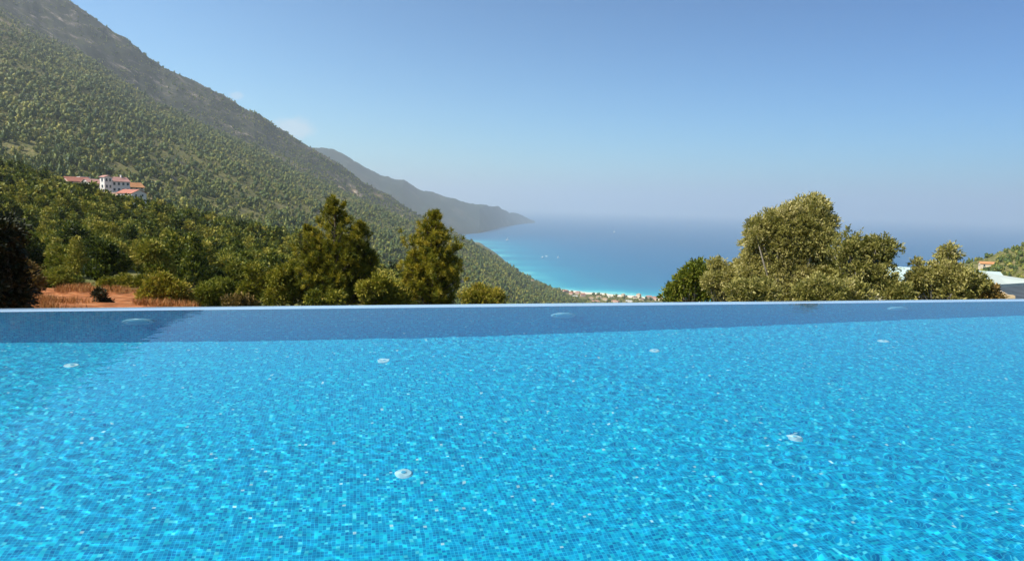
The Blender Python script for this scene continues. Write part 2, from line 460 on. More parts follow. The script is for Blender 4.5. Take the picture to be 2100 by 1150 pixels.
Z += (fbm(X / 14, Y / 14, 4) * np.clip(RR / 50, 0.35, 2.0)) * zshore * (1 - far)
Z = np.where(Z > 1080, 1080 + (Z - 1080) * 0.12, Z)
vill = [(at(x_, y_, 1).to_2d().normalized(), y_) for x_, y_ in ()]
def terrain_z(x, y):
    a = math.atan2(x, y); r = math.hypot(x, y)
    i = np.interp(r, rr, np.arange(nr)); j = np.interp(a, fa, np.arange(len(fa)))
    i0, j0 = min(int(i), nr - 2), min(int(j), len(fa) - 2); u, v = i - i0, j - j0
    return float((Z[i0, j0] * (1 - v) + Z[i0, j0 + 1] * v) * (1 - u) + (Z[i0 + 1, j0] * (1 - v) + Z[i0 + 1, j0 + 1] * v) * u)
def terrain_zs(x, y):
    a = np.arctan2(x, y); r = np.hypot(x, y)
    i = np.interp(r, rr, np.arange(nr)); j = np.interp(a, fa, np.arange(len(fa)))
    i0 = np.minimum(i.astype(int), nr - 2); j0 = np.minimum(j.astype(int), len(fa) - 2); u = i - i0; v = j - j0
    return (Z[i0, j0] * (1 - v) + Z[i0, j0 + 1] * v) * (1 - u) + (Z[i0 + 1, j0] * (1 - v) + Z[i0 + 1, j0 + 1] * v) * u
def ground_hit(px, py, rmin=9.0, rmax=7000.0):
    d = rayv(px, py); h = math.hypot(d[0], d[1]); d = d / h
    r = np.exp(np.linspace(math.log(rmin), math.log(rmax), 1500))
    zz = terrain_zs(d[0] * r, d[1] * r); s = H + d[2] * r
    k = np.argmax(zz >= s)
    if not (zz >= s).any(): return None
    if k:
        f0, f1 = s[k - 1] - zz[k - 1], zz[k] - s[k]; t = f0 / (f0 + f1 + 1e-9); q = r[k - 1] + (r[k] - r[k - 1]) * t
    else: q = r[0]
    return Vector((d[0] * q, d[1] * q, terrain_z(d[0] * q, d[1] * q)))

px_g = np.interp(AZ, fa, xs_of)
soil = np.clip((43 - RR + 9 * fbm(X / 5, Y / 5, 3)) / 6, 0, 1) * np.clip((430 - px_g) / 60, 0, 1)
clear = np.zeros_like(Z)                     # bare ground where no trees grow
def clearing(px, py, rx, ry, s=1.0):
    p = ground_hit(px, py, 60)
    if p is None: return
    r0, a0 = math.hypot(p.x, p.y), math.atan2(p.x, p.y)
    da = (AZ - a0) * r0 / rx; dr = (RR - r0) / ry
    nz = 1 + 0.9 * fbm(X / 14, Y / 14, 3)
    clear[:] = np.maximum(clear, s * np.clip(1.6 - np.hypot(da, dr) * nz * 1.2, 0, 1))
for c_ in ((318, 416, 15, 22), (150, 372, 12, 14), (310, 445, 4, 6), (372, 478, 5, 8), (235, 404, 12, 16),
           (700, 385, 14, 30), (728, 393, 14, 30), (775, 402, 22, 30, .5), (812, 440, 26, 40, .5), (1055, 560, 30, 60, .5), (1075, 570, 30, 60, .5)): clearing(*c_)
shore_of = np.array([lerp(x, SHORE) for x in xs_of])[None, :]
sand = ((RR > shore_of - np.interp(px_g, [1090, 1130, 1355, 2000], [0, 62, 95, 90])) & (RR < shore_of + 80) & (px_g > 1095)).astype(float)
rock = np.clip(rocky * 1.2 + np.clip((1 - abs(RR - inner_r) / 130) * (fbm(X / 60, Y / 60, 4) * 3 + 0.7), 0, 1) * (AZ < az_of(980)) , 0, 1)
upper = np.clip((Z - 260) / 500 + fbm(X / 220, Y / 220, 5) * 1.8, 0, 1) * (RR > 1000)

def terrain_material():
    m, nt, b = mat('hillside_ground')
    pos = nd(nt, 'ShaderNodeNewGeometry').outputs['Position']
    n1 = noise_(nt, 0.035, 9, 0.62, pos); n2 = noise_(nt, 0.35, 8, 0.6, pos); n3 = noise_(nt, 2.2, 8, 0.65, pos); n4 = noise_(nt, 0.010, 9, 0.72, pos, 0.6)
    scrub = ramp(nt, n2, [(0.36, (0.025, 0.040, 0.014)), (0.46, (0.09, 0.105, 0.03)), (0.55, (0.17, 0.155, 0.055)), (0.66, (0.30, 0.22, 0.12))])
    scrub2 = ramp(nt, n1, [(0.35, (0.07, 0.085, 0.025)), (0.50, (0.14, 0.135, 0.045)), (0.62, (0.20, 0.16, 0.07)), (0.75, (0.30, 0.22, 0.13))])
    base = mixc(nt, 0.35, scrub, scrub2)
    rock_shade_c = ramp(nt, n4, [(0.40, (0.018, 0.025, 0.026)), (0.52, (0.042, 0.046, 0.042)), (0.585, (0.14, 0.12, 0.10)), (0.65, (0.46, 0.36, 0.28))])  # bare grey rock, darkened to paint in the shade of the turned-away cliff
    rock_shade_c = mixc(nt, ramp(nt, n1, [(0.40, 0.1), (0.54, 0.95)]), (0.045, 0.052, 0.028), rock_shade_c)
    base = mixc(nt, attr(nt, 'upper'), base, mixc(nt, n1, (0.12, 0.115, 0.045), (0.36, 0.25, 0.16)))
    base = mixc(nt, attr(nt, 'rock'), base, rock_shade_c)
    bare = ramp(nt, n2, [(0.3, (0.30, 0.19, 0.10)), (0.55, (0.42, 0.30, 0.18)), (0.75, (0.55, 0.43, 0.30))])
    base = mixc(nt, attr(nt, 'clear'), base, bare)
    soilc = ramp(nt, math_(nt, 'ADD', math_(nt, 'MULTIPLY', n3, 0.55), math_(nt, 'MULTIPLY', noise_(nt, 0.7, 8, 0.7, pos), 0.45)), [(0.38, (0.06, 0.035, 0.014)), (0.46, (0.19, 0.07, 0.025)), (0.53, (0.36, 0.125, 0.04)), (0.62, (0.52, 0.28, 0.14))])
    base = mixc(nt, attr(nt, 'soil'), base, soilc)
    base = mixc(nt, attr(nt, 'sand'), base, (0.72, 0.64, 0.52))
    nt.links.new(base, b.inputs['Base Color']); b.inputs['Roughness'].default_value = 0.95; b.inputs['Specular IOR Level'].default_value = 0.1
    return m
ground_m = terrain_material()
# the same sheet closes round behind the camera
ba = np.linspace(fa[-1], fa[0] + 2 * math.pi, 60)[1:-1]
w = (ba - fa[-1]) / (fa[0] + 2 * math.pi - fa[-1])
Zb = Z[:, -1][:, None] * (1 - w)[None, :] + Z[:, 0][:, None] * w[None, :]
bell = np.sin(np.pi * w)[None, :]
Zb = Zb * (1 - bell) + bell * np.where(rr < 14, -1.75, -1.75 + (rr - 14) * 0.12)[:, None].clip(-2, 500)
allA = np.concatenate([fa, ba, [fa[0] + 2 * math.pi]]); Zall = np.concatenate([Z, Zb, Z[:, :1]], 1)
AA, RA = np.meshgrid(allA, rr)
def ext(a): return np.concatenate([a, np.repeat(a[:, -1:] * 0, len(ba), 1), a[:, :1]], 1).ravel()
Vt = np.stack([(RA * np.sin(AA)).ravel(), (RA * np.cos(AA)).ravel(), Zall.ravel()], -1)
Ft = grid_faces(nr, len(allA))[:, ::-1]
ctr = len(Vt); Vt = np.vstack([Vt, [[0, 0, -1.9]]])
tri = [(j, j + 1, ctr, ctr) for j in range(len(allA) - 1)]
at_ = {k_: np.append(ext(v_), 0) for k_, v_ in dict(rock=rock, upper=upper, clear=clear, soil=soil, sand=sand).items()}
gme = mesh_np('ground', Vt, Ft, True, attrs=at_)
ground = link('ground', gme, ground_m); tag(ground, kind='structure')

# ---------------------------------------------------------------- sea
sa = np.linspace(math.radians(-62), math.radians(62), 420)
sr = 1500 * (99000 / 1500) ** (np.arange(260) / 259.0)
SA, SR = np.meshgrid(sa, sr)
SX, SY = SR * np.sin(SA), SR * np.cos(SA)
spx = np.interp(SA, [az_of(x, 430) for x in range(-700, 2600, 20)], list(range(-700, 2600, 20)))
poly = np.array([(lerp(x, SHORE) * math.sin(az_of(x)), lerp(x, SHORE) * math.cos(az_of(x))) for x in np.linspace(965, 2300, 90)])
dsh = np.min(np.hypot(SX.ravel()[:, None] - poly[None, :, 0], SY.ravel()[:, None] - poly[None, :, 1]), axis=1)
sme = mesh_np('sea', np.stack([SX.ravel(), SY.ravel(), np.full(SX.size, SEA)], -1), grid_faces(260, 420)[:, ::-1], True, attrs=dict(shore=dsh / 1000.0))
sm, nt, b = mat('sea_water')
pos = nd(nt, 'ShaderNodeNewGeometry').outputs['Position']
mp = nd(nt, 'ShaderNodeMapping'); mp.inputs['Scale'].default_value = (1.0, 0.35, 1); nt.links.new(pos, mp.inputs[0])
nz = noise_(nt, 0.004, 6, 0.6, mp.outputs[0]); 
sd = math_(nt, 'ADD', attr(nt, 'shore'), math_(nt, 'MULTIPLY', math_(nt, 'SUBTRACT', nz, 0.5), 0.35))
sc_ = ramp(nt, math_(nt, 'DIVIDE', sd, 3.0), [(0.0, (0.14, 0.50, 0.52)), (0.016, (0.035, 0.33, 0.42)), (0.05, (0.011, 0.23, 0.355)), (0.13, (0.005, 0.15, 0.285)), (0.30, (0.002, 0.108, 0.24)), (0.7, (0.001, 0.085, 0.20))])
n5 = noise_(nt, 0.0012, 5, 0.55, mp.outputs[0])
sc_ = mixc(nt, n5, sc_, (0.006, 0.14, 0.36), 'MIX') if False else sc_
nt.links.new(sc_, b.inputs['Base Color']); b.inputs['Roughness'].default_value = 0.42; b.inputs['IOR'].default_value = 1.33; b.inputs['Specular IOR Level'].default_value = 0.35
bump(nt, b, noise_(nt, 0.06, 6, 0.6, pos), 0.6, 3.0)
sea = link('sea', sme, sm); tag(sea, kind='structure')

# ---------------------------------------------------------------- far headland
hx = [500, 600, 640, 660, 680, 700, 724, 756, 780, 827, 842, 859, 885, 917, 977, 1024, 1056, 1078, 1093, 1102]
hy = [330, 320, 308, 308, 312, 319, 330, 347, 362, 374, 386, 393, 395, 405, 423, 430, 439, 448, 454, 457]
bx = [500, 800, 900, 960, 985, 1000, 1030, 1060, 1085, 1102]; by = [500, 492, 485, 480, 478, 474, 465, 461, 458, 457.5]
ha = np.linspace(az_of(520), az_of(1102), 300); hxx = np.interp(ha, [az_of(x) for x in range(480, 1140, 5)], list(range(480, 1140, 5)))
K = np.linspace(0, 1, 60)
HV = []; hrock = []
for i, a in enumerate(ha):
    yb = np.interp(hxx[i], bx, by); yt = min(np.interp(hxx[i], hx, hy), yb - 0.3)
    rb = (SEA - H) / tan_at(a, yb); rt = rb * 1.06 + 1500 * min(1, (1102 - hxx[i]) / 200)
    zt = H + rt * tan_at(a, yt)
    for k_ in K:
        if k_ < 0.72:
            q = k_ / 0.72; r_ = rb + (rt - rb) * q; z_ = SEA - 2 + (zt - SEA) * (q ** 0.85)
        else:
            q = (k_ - 0.72) / 0.28; r_ = rt + 2200 * q; z_ = zt + (SEA - 5 - zt) * q * q * (0.6 + 0.4 * q)
        HV.append((r_ * math.sin(a), r_ * math.cos(a), z_))
HV = np.array(HV)
hh = np.clip((HV[:, 2] - SEA) / 150, 0, 1)
HV[:, 2] += hh * (fbm(HV[:, 0] / 900, HV[:, 1] / 900, 6, .55, True) * 150 + fbm(HV[:, 0] / 300, HV[:, 1] / 300, 4) * 40)
hme = mesh_np('headland', HV, grid_faces(len(ha), 60), True)
hm_, nt, b = mat('headland_scrub')
pos = nd(nt, 'ShaderNodeNewGeometry').outputs['Position']
nt.links.new(ramp(nt, noise_(nt, 0.003, 10, 0.66, pos), [(0.35, (0.006, 0.018, 0.014)), (0.52, (0.016, 0.028, 0.020)), (0.64, (0.06, 0.058, 0.048)), (0.73, (0.26, 0.21, 0.17))]), b.inputs['Base Color'])
b.inputs['Roughness'].default_value = 0.95; b.inputs['Specular IOR Level'].default_value = 0.1
headland = link('headland', hme, hm_); tag(headland, kind='structure')
# ---------------------------------------------------------------- foliage tools
def unit(n, r_):
    v = r_.normal(size=(n, 3)); return v / np.linalg.norm(v, axis=1, keepdims=True)
def norm(v): return v / np.maximum(np.linalg.norm(v, axis=1, keepdims=True), 1e-9)
def leaf_quads(c, d, L, Wd, r_, side=None):
    """leaf-shaped quads starting at c, pointing along d"""
    n = len(c)
    if side is None: side = norm(np.cross(d, unit(n, r_)))
    L = np.broadcast_to(np.asarray(L, float), n)[:, None]; Wd = np.broadcast_to(np.asarray(Wd, float), n)[:, None]
    p = np.stack([c, c + d * L * .5 + side * Wd * .5, c + d * L, c + d * L * .5 - side * Wd * .5], 1)
    return p.reshape(-1, 3), np.arange(n * 4).reshape(n, 4)
def blob_crown(blobs, dens, leaf, width, per, r_, up=0.25, spread=0.9, inner=0.2, thr=0.0, twig=0.0):
    """blobs: (x, y, z, rx, ry, rz); dens twigs per square metre of blob surface; per leaves on each twig"""
    V, Tn = [], []
    for bi, (x, y, z, rx, ry, rz) in enumerate(blobs):
        n = int(dens * 4 * math.pi * ((rx * ry) ** 1.6 / 3 + (rx * rz) ** 1.6 / 3 + (ry * rz) ** 1.6 / 3) ** (1 / 1.6)) + 4
        u = unit(n, r_)
        rad = np.where(r_.random(n) < inner, r_.random(n) ** .5 * 0.8, 0.80 + 0.28 * r_.random(n))
        f = 1 + 0.55 * fbm(u[:, 0] * 2.3 + bi * 7 + 50, u[:, 1] * 2.3 + u[:, 2] * 1.7 + 50, 3)
        c = np.stack([x + u[:, 0] * rx * rad * f, y + u[:, 1] * ry * rad * f, z + u[:, 2] * rz * rad * f], 1)
        if thr:
            q = fbm(c[:, 0] * 1.6 / max(rx, .3) + 31, (c[:, 1] + c[:, 2] * 1.3) * 1.6 / max(rx, .3) + 77, 3); keep = q > thr
            c, u = c[keep], u[keep]; n = len(c)
        od = norm(u + np.array([0, 0, up]) + 0.35 * r_.normal(size=(n, 3)))
        cc = np.repeat(c, per, 0); dd = norm(np.repeat(od, per, 0) + spread * unit(n * per, r_) * r_.random((n * per, 1)))
        cc = cc + np.repeat(od, per, 0) * (r_.random((n * per, 1)) * twig) + 0.25 * leaf * r_.normal(size=(n * per, 3))
        v, _ = leaf_quads(cc, dd, leaf * (0.7 + 0.6 * r_.random(n * per)), width * (0.7 + 0.6 * r_.random(n * per)), r_)
        V.append(v)
        tn = np.repeat(np.clip(0.5 + 0.18 * r_.normal(size=n) + 0.12 * r_.normal(), 0, 1), per) + 0.10 * r_.normal(size=n * per)
        Tn.append(np.repeat(tn, 4))
    V = np.concatenate(V); Tn = np.concatenate(Tn)
    return V, np.arange(len(V)).reshape(-1, 4), np.clip(Tn, 0, 1)
def foliage(name, stops, trans=0.25, rough=0.6, rnd=0.25):
    m, nt, b = mat(name)
    oi = nd(nt, 'ShaderNodeObjectInfo')
    t = math_(nt, 'ADD', attr(nt, 'tint'), math_(nt, 'MULTIPLY', math_(nt, 'SUBTRACT', oi.outputs['Random'], 0.5), rnd))
    c = ramp(nt, t, stops)
    nt.links.new(c, b.inputs['Base Color']); b.inputs['Roughness'].default_value = rough; b.inputs['Specular IOR Level'].default_value = 0.25
    if trans:
        tr = nd(nt, 'ShaderNodeBsdfTranslucent'); nt.links.new(mixc(nt, 0.5, c, (0.10, 0.12, 0.01)), tr.inputs[0])
        mx = nd(nt, 'ShaderNodeMixShader'); mx.inputs[0].default_value = trans
        nt.links.new(b.outputs[0], mx.inputs[1]); nt.links.new(tr.outputs[0], mx.inputs[2]); nt.links.new(mx.outputs[0], nt.nodes['Material Output'].inputs[0])
    return m
fol_pine = foliage('pine_needles', [(0.0, (0.03, 0.05, 0.006)), (0.35, (0.13, 0.14, 0.010)), (0.65, (0.31, 0.27, 0.018)), (1.0, (0.50, 0.38, 0.04))], 0.3)
fol_olive = foliage('olive_leaves', [(0.0, (0.09, 0.10, 0.02)), (0.4, (0.31, 0.29, 0.075)), (0.7, (0.52, 0.46, 0.15)), (1.0, (0.68, 0.60, 0.29))], 0.42, rough=0.5)
fol_dark_shade = foliage('dark_and_shaded_leaves', [(0.0, (0.010, 0.014, 0.005)), (0.6, (0.022, 0.028, 0.008)), (1.0, (0.05, 0.045, 0.016))], 0.05)  # dark foliage; near-black also paints in the shaded side of the left-edge tree
fol_shrub = foliage('scrub_leaves', [(0.0, (0.06, 0.08, 0.008)), (0.4, (0.20, 0.20, 0.015)), (0.7, (0.36, 0.31, 0.03)), (1.0, (0.50, 0.38, 0.07))], 0.3)
fol_brown = foliage('brownish_leaves', [(0.0, (0.06, 0.045, 0.012)), (0.5, (0.20, 0.13, 0.03)), (1.0, (0.38, 0.24, 0.08))], 0.2)
fol_green = foliage('fresh_leaves', [(0.0, (0.04, 0.07, 0.008)), (0.5, (0.17, 0.20, 0.018)), (1.0, (0.38, 0.34, 0.05))], 0.3)
fol_forest = foliage('forest_leaves', [(0.0, (0.012, 0.028, 0.006)), (0.35, (0.085, 0.118, 0.013)), (0.65, (0.215, 0.225, 0.024)), (1.0, (0.38, 0.32, 0.05))], 0.26, rnd=0.95)
fol_wood = foliage('wood_leaves', [(0.0, (0.012, 0.028, 0.006)), (0.35, (0.085, 0.118, 0.013)), (0.65, (0.215, 0.225, 0.024)), (1.0, (0.38, 0.32, 0.05))], 0.26, rnd=0.0)
fol_slope = foliage('slope_forest_leaves', [(0.0, (0.024, 0.054, 0.018)), (0.3, (0.075, 0.112, 0.024)), (0.55, (0.175, 0.195, 0.036)), (0.8, (0.30, 0.28, 0.052)), (1.0, (0.40, 0.34, 0.09))], 0.12, rnd=0.0)
bark = simple('bark', (0.13, 0.10, 0.075), 0.9, 0.4, 12, 0.1)
olive_bark = simple('grey_olive_bark', (0.20, 0.18, 0.15), 0.9, 0.4, 12, 0.1)

def crown_obj(name, V, Fc, Tn, m, parent=None):
    me = mesh_np(name, V, Fc, False, attrs=dict(tint=Tn))
    return link(name, me, m, parent)
def limbs(mb, base, tips, r0, r_, trunk_top, n=7):
    """trunk then a limb to each tip"""
    base = Vector(base); top = Vector(trunk_top)
    mid = base.lerp(top, 0.5) + Vector((r_.normal() * 0.06, r_.normal() * 0.06, 0)) * (top - base).length
    mb.tube([base - Vector((0, 0, 0.3)), base, mid, top], [r0 * 1.35, r0, r0 * 0.8, r0 * 0.6], n)
    for t in tips:
        t = Vector(t); s = base.lerp(top, 0.45 + 0.55 * r_.random())
        m_ = s.lerp(t, 0.5) + Vector((0, 0, -0.06 * (t - s).length)) + Vector(r_.normal(size=3)) * 0.05 * (t - s).length
        mb.tube([s, m_, t], [r0 * 0.5, r0 * 0.3, r0 * 0.08], 5)
def blob_tree(name, label, cat, m, px, r, spec, leaf=.078, width=.030, per=8, dens=120, group=None, bk=olive_bark, tr=0.14, seed=1, thr=0.0, up=.25, spread=.9, py_base=None, twig=0.12, inner=.2):
    """spec: (px, py, radius px [, vertical factor [, depth shift m]]) blobs in the view of this tree at distance r"""
    r_ = np.random.default_rng(seed)
    b0 = at(px, 430, r); z0 = terrain_z(b0.x, b0.y) - 0.05
    base = Vector((b0.x, b0.y, z0))
    root = empty(name, base); tag(root, label, cat, group)
    blobs = []
    for s in spec:
        x, y, rad = s[:3]; vf = s[3] if len(s) > 3 else 1.0; dr = s[4] if len(s) > 4 else (r_.random() - .5) * 0.9 * rad / F * r * 1.6
        p = at(x, y, r + dr) - base; R = rad / F * (r + dr) * 1.0
        blobs.append((p.x, p.y, p.z, R * .86, R * .9, R * vf * .86))
        for _ in range(7):
            q = r_.normal(size=3); q /= np.linalg.norm(q); q[2] = abs(q[2]) * .9 - .25; k2 = .30 + .2 * r_.random()
            blobs.append((p.x + q[0] * R * .8, p.y + q[1] * R * .8, p.z + q[2] * R * vf * .8, R * k2, R * k2, R * k2))
    V, Fc, Tn = blob_crown(blobs, dens, leaf, width, per, r_, up=up, spread=spread, thr=thr, twig=twig, inner=inner)
    keep = V[:, 2].reshape(-1, 4).min(1) > 0.02
    V = V.reshape(-1, 4, 3)[keep].reshape(-1, 3); Tn = Tn.reshape(-1, 4)[keep].ravel(); Fc = np.arange(len(V)).reshape(-1, 4)
    crown_obj('crown', V, Fc, Tn, m, root)
    mb = MB(); tops = [(b[0], b[1], b[2]) for b in blobs]
    ctr_ = Vector((np.mean([b[0] for b in blobs]), np.mean([b[1] for b in blobs]), np.mean([b[2] for b in blobs]) * 0.6))
    limbs(mb, (0, 0, 0), tops, tr, r_, ctr_)
    mb.build('trunk', bk, root, True)
    return root

# ---------------------------------------------------------------- the olives and shrubs on the right
blob_tree('olive_tree', 'tall broad olive tree with a high grey-green crown, the biggest tree right of the bay', 'tree', fol_olive, 1615, 21, [
    (1658, 438, 34), (1625, 448, 26), (1588, 466, 36), (1556, 476, 26), (1680, 462, 26), (1640, 482, 46), (1545, 500, 22), (1590, 512, 46), (1682, 505, 28), (1668, 548, 36),
    (1556, 545, 34), (1618, 560, 44), (1536, 570, 24), (1690, 560, 22), (1600, 600, 34), (1655, 590, 30)], dens=156, seed=4, tr=0.12, thr=-0.22)
blob_tree('olive_tree', 'smaller olive tree with an open two-topped crown between the tall olive and the pale roofs', 'tree', fol_olive, 1775, 19.5, [
    (1740, 492, 17), (1732, 520, 24), (1778, 508, 19), (1806, 506, 19), (1822, 512, 14), (1760, 530, 26), (1795, 532, 24), (1745, 550, 26), (1810, 562, 22), (1770, 575, 22), (1816, 588, 18), (1728, 575, 20), (1795, 598, 16)], dens=143, seed=5, tr=0.10, thr=-0.13, inner=.12)
blob_tree('shrub', 'low grey-green shrub at the left foot of the tall olive tree', 'shrub', fol_olive, 1540, 17.5, [(1512, 596, 16), (1540, 592, 18), (1570, 598, 18), (1555, 612, 18), (1520, 614, 16)], dens=169, seed=6, tr=0.03)
blob_tree('shrub', 'low olive-green shrub between the two olive trees at the pool edge', 'shrub', fol_olive, 1685, 17, [(1655, 600, 18), (1682, 590, 20), (1708, 598, 18), (1670, 612, 18), (1700, 612, 16)], dens=169, seed=7, tr=0.03)
blob_tree('shrub', 'small yellowish shrub under the smaller olive tree', 'shrub', fol_olive, 1745, 17.5, [(1728, 604, 14), (1752, 598, 16), (1772, 606, 14), (1745, 612, 14)], dens=169, seed=8, tr=0.03)
blob_tree('broadleaf_tree', 'bright green leafy tree at the right end of the beach, left of the olives', 'tree', fol_green, 1420, 26, [
    (1432, 552, 16), (1418, 566, 20), (1448, 570, 20), (1402, 582, 20), (1428, 592, 24), (1388, 600, 18), (1372, 610, 14), (1455, 600, 20)], dens=70, seed=9, leaf=.12, width=.05, thr=-.2, tr=.08)
blob_tree('olive_tree', 'small olive-brown tree joining the green tree to the tall olive', 'tree', fol_olive, 1480, 22, [
    (1472, 545, 16), (1482, 562, 20), (1462, 580, 20), (1500, 572, 22), (1515, 555, 18), (1520, 580, 20), (1490, 596, 24)], dens=130, seed=10, thr=-.2, tr=.08)
blob_tree('olive_tree', 'wide bushy olive tree in front of the pale roofs with a loose sprig on top', 'tree', fol_olive, 1940, 20, [
    (1882, 578, 17), (1905, 566, 20), (1932, 562, 22), (1965, 572, 21), (1992, 582, 20), (2010, 596, 16), (1866, 600, 14), (1900, 596, 22), (1950, 598, 28), (1990, 606, 20),
    (1945, 514, 8, .6), (1931, 521, 5.5, .6), (1960, 521, 6, .6), (1948, 532, 5, 1), (1880, 541, 5, .7)], dens=156, seed=11, tr=0.09, thr=-.2)
blob_tree('shrub', 'reddish-brown scrub beside the stone wall below the white roof', 'shrub', fol_brown, 2022, 20, [(2020, 600, 14), (2034, 606, 12), (2008, 608, 14)], dens=143, seed=12, tr=0.03)
blob_tree('shrub', 'low scrub filling the gap between the small olive and the wide olive', 'shrub', fol_olive, 1845, 19, [(1838, 598, 14), (1855, 604, 14), (1825, 608, 14)], dens=156, seed=13, tr=0.03)

# ---------------------------------------------------------------- pines in front of the mountain
def pine(px, r, top_py, wpx, label, seed, peaks, lean=0.0, fine=1.0):
    r_ = np.random.default_rng(seed)
    b0 = at(px, 430, r); z0 = terrain_z(b0.x, b0.y); base = Vector((b0.x, b0.y, z0))
    Ht = at(px, top_py, r).z - z0; R = wpx / 2 / F * r
    root = empty('pine_tree', base); tag(root, label, 'tree', 'young pines beyond the pool edge')
    mb = MB(); tips = []; tdir = []
    for (ox, hf, rf) in peaks:                     # stems: lateral shift, height factor, width factor
        hh_ = Ht * hf; pts = []
        for k_ in range(7):
            q = k_ / 6; pts.append(Vector((ox * R * q ** 0.7 + lean * q * R + 0.04 * r_.normal(), 0.05 * r_.normal() * R, hh_ * q)))
        pts[0] = Vector((0, 0, -0.2))
        mb.tube(pts, [0.11 * (1 - q / 6.5) * hf + 0.012 for q in range(7)], 7)
        nb = int(46 * hf * fine)
        for i in range(nb):
            q = 0.14 + 0.84 * (i + r_.random()) / nb
            k_ = min(int(q * 6), 5); s = pts[k_].lerp(pts[k_ + 1], q * 6 - k_)
            ang = i * 2.4 + r_.random() * .8
            prof_ = (min(1.0, (1 - q) * 1.9 + 0.10)) * (0.72 + 0.28 * math.sin(min(1, q * 3) * 1.57))
            Lb = R * rf * prof_ * (0.70 + 0.5 * r_.random()); Lb = max(Lb, 0.16)
            upa = 0.15 + 0.75 * q + 0.2 * r_.random()
            dv = Vector((math.cos(ang) * math.cos(upa), math.sin(ang) * math.cos(upa), math.sin(upa)))
            e = s + dv * Lb; m_ = s.lerp(e, .5) - Vector((0, 0, Lb * .07))
            mb.tube([s, m_, e], [0.028 * hf, 0.018, 0.008], 4)
            nt_ = int(3 + 8 * Lb)
            for j in range(nt_):
                f_ = 0.30 + 0.70 * r_.random() ** .7; p = s.lerp(e, f_)
                off = Vector(r_.normal(size=3)) * 0.20 * Lb * (1.15 - f_ * .6) + Vector((0, 0, 0.05))
                tips.append(p + off); tdir.append((dv + Vector((0, 0, 0.6)) + off * 0.8 / max(Lb, .2)).normalized())
            tips.append(e); tdir.append((dv + Vector((0, 0, .8))).normalized())
    tips = np.array([tuple(t) for t in tips]); tdir = np.array([tuple(t) for t in tdir])
    per = 42; n = len(tips) * per
    back = np.repeat(tips, per, 0) - np.repeat(tdir, per, 0) * (r_.random((n, 1)) * 0.16)
    d = norm(np.repeat(tdir, per, 0) * 0.75 + unit(n, r_) * 0.8)
    V, Fc = leaf_quads(back, d, 0.16 * (0.7 + .6 * r_.random(n)), 0.022, r_)
    tn = np.repeat(np.clip(0.56 + 0.2 * r_.normal(size=len(tips)), 0, 1), per) + 0.08 * r_.normal(size=n)
    crown_obj('crown', V, Fc, np.repeat(np.clip(tn, 0, 1), 4), fol_pine, root)
    mb.build('trunk', bark, root, True)
    return root
pine(686, 28, 408, 178, 'broad ragged pine with several tops, left of the two young pines', 21, [(0.0, 1.0, .72), (0.62, .80, .55), (-0.62, .76, .55), (0.95, .55, .4), (-.3, .62, .8), (0.35, .6, .8)])
pine(882, 26, 438, 150, 'dark cone-shaped pine standing right of the ragged pine, nearer the bay', 22, [(0.05, 1.0, .95), (-0.45, .62, .7), (0.55, .60, .65), (0.15, .8, .6)])

# ---------------------------------------------------------------- shrubs and low trees beyond the pool on the left
def shrub(label, m, px, r, spec, seed, **k): return blob_tree('shrub', label, 'shrub', m, px, r, spec, seed=seed, tr=.035, leaf=k.pop('leaf', .11), width=k.pop('width', .045), dens=k.pop('dens', 70), **k)
blob_tree('shade_tree', 'almost black shaded tree at the left edge of the view by the red soil', 'tree', fol_dark_shade, -25, 15, [
    (-35, 490, 50), (-10, 540, 34), (-5, 580, 40), (12, 560, 16), (15, 610, 26), (28, 620, 18), (-30, 610, 50)], dens=90, seed=30, tr=.12, leaf=.09, width=.04, inner=.3)  # its shade is put into the leaf colour
shrub('dense olive-green bush standing against the right end of the red soil bank', fol_shrub, 335, 29, [(330, 590, 24), (355, 600, 24), (310, 608, 20), (372, 618, 18), (340, 622, 24)], 31)
shrub('narrow dark bush growing out of the middle of the red bank', fol_dark_shade, 207, 29, [(205, 606, 7, 1.6), (211, 622, 8, 1.3)], 32)
shrub('round yellow-green bush just right of the cone-shaped pine', fol_shrub, 988, 24, [(960, 606, 14), (985, 602, 17), (1012, 606, 15), (998, 614, 18), (970, 616, 15), (1028, 616, 10)], 33, dens=120, leaf=.08, width=.03)
shrub('yellow-green bushes filling the gap between the two pines', fol_shrub, 790, 25, [(752, 596, 18), (780, 586, 20), (808, 600, 18), (770, 612, 20), (800, 618, 18), (825, 612, 16)], 34, dens=90)
shrub('tall golden-green bush left of the ragged pine', fol_shrub, 590, 30, [(575, 570, 20), (600, 560, 24), (625, 575, 24), (590, 590, 26), (615, 605, 28), (570, 610, 22), (640, 610, 20)], 35)
shrub('loose yellow bush with upright stems by the golden-green bush', fol_shrub, 525, 32, [(520, 560, 14, 1.4), (540, 585, 18, 1.3), (510, 595, 18), (535, 612, 22), (500, 618, 18)], 36)
shrub('green bush growing between the dense olive-green bush and the loose yellow bush', fol_green, 440, 33, [(420, 600, 18), (450, 592, 20), (475, 600, 18), (435, 616, 20), (465, 620, 20), (405, 620, 14)], 37)
shrub('low dry bush at the foot of the loose yellow bush', fol_brown, 480, 27, [(470, 622, 12), (492, 618, 12), (510, 626, 12)], 38)
shrub('dark green bush on the top edge of the red bank', fol_green, 120, 40, [(95, 580, 18), (120, 574, 20), (145, 584, 16), (75, 590, 12)], 39)
shrub('wide bush at the right end of the red bank top', fol_shrub, 250, 40, [(225, 588, 16), (250, 584, 18), (275, 590, 18), (295, 582, 16)], 40)
shrub('grey-brown bush at the left end of the red bank', fol_brown, 62, 30, [(50, 560, 18), (62, 580, 16), (45, 596, 14), (72, 596, 10)], 41)
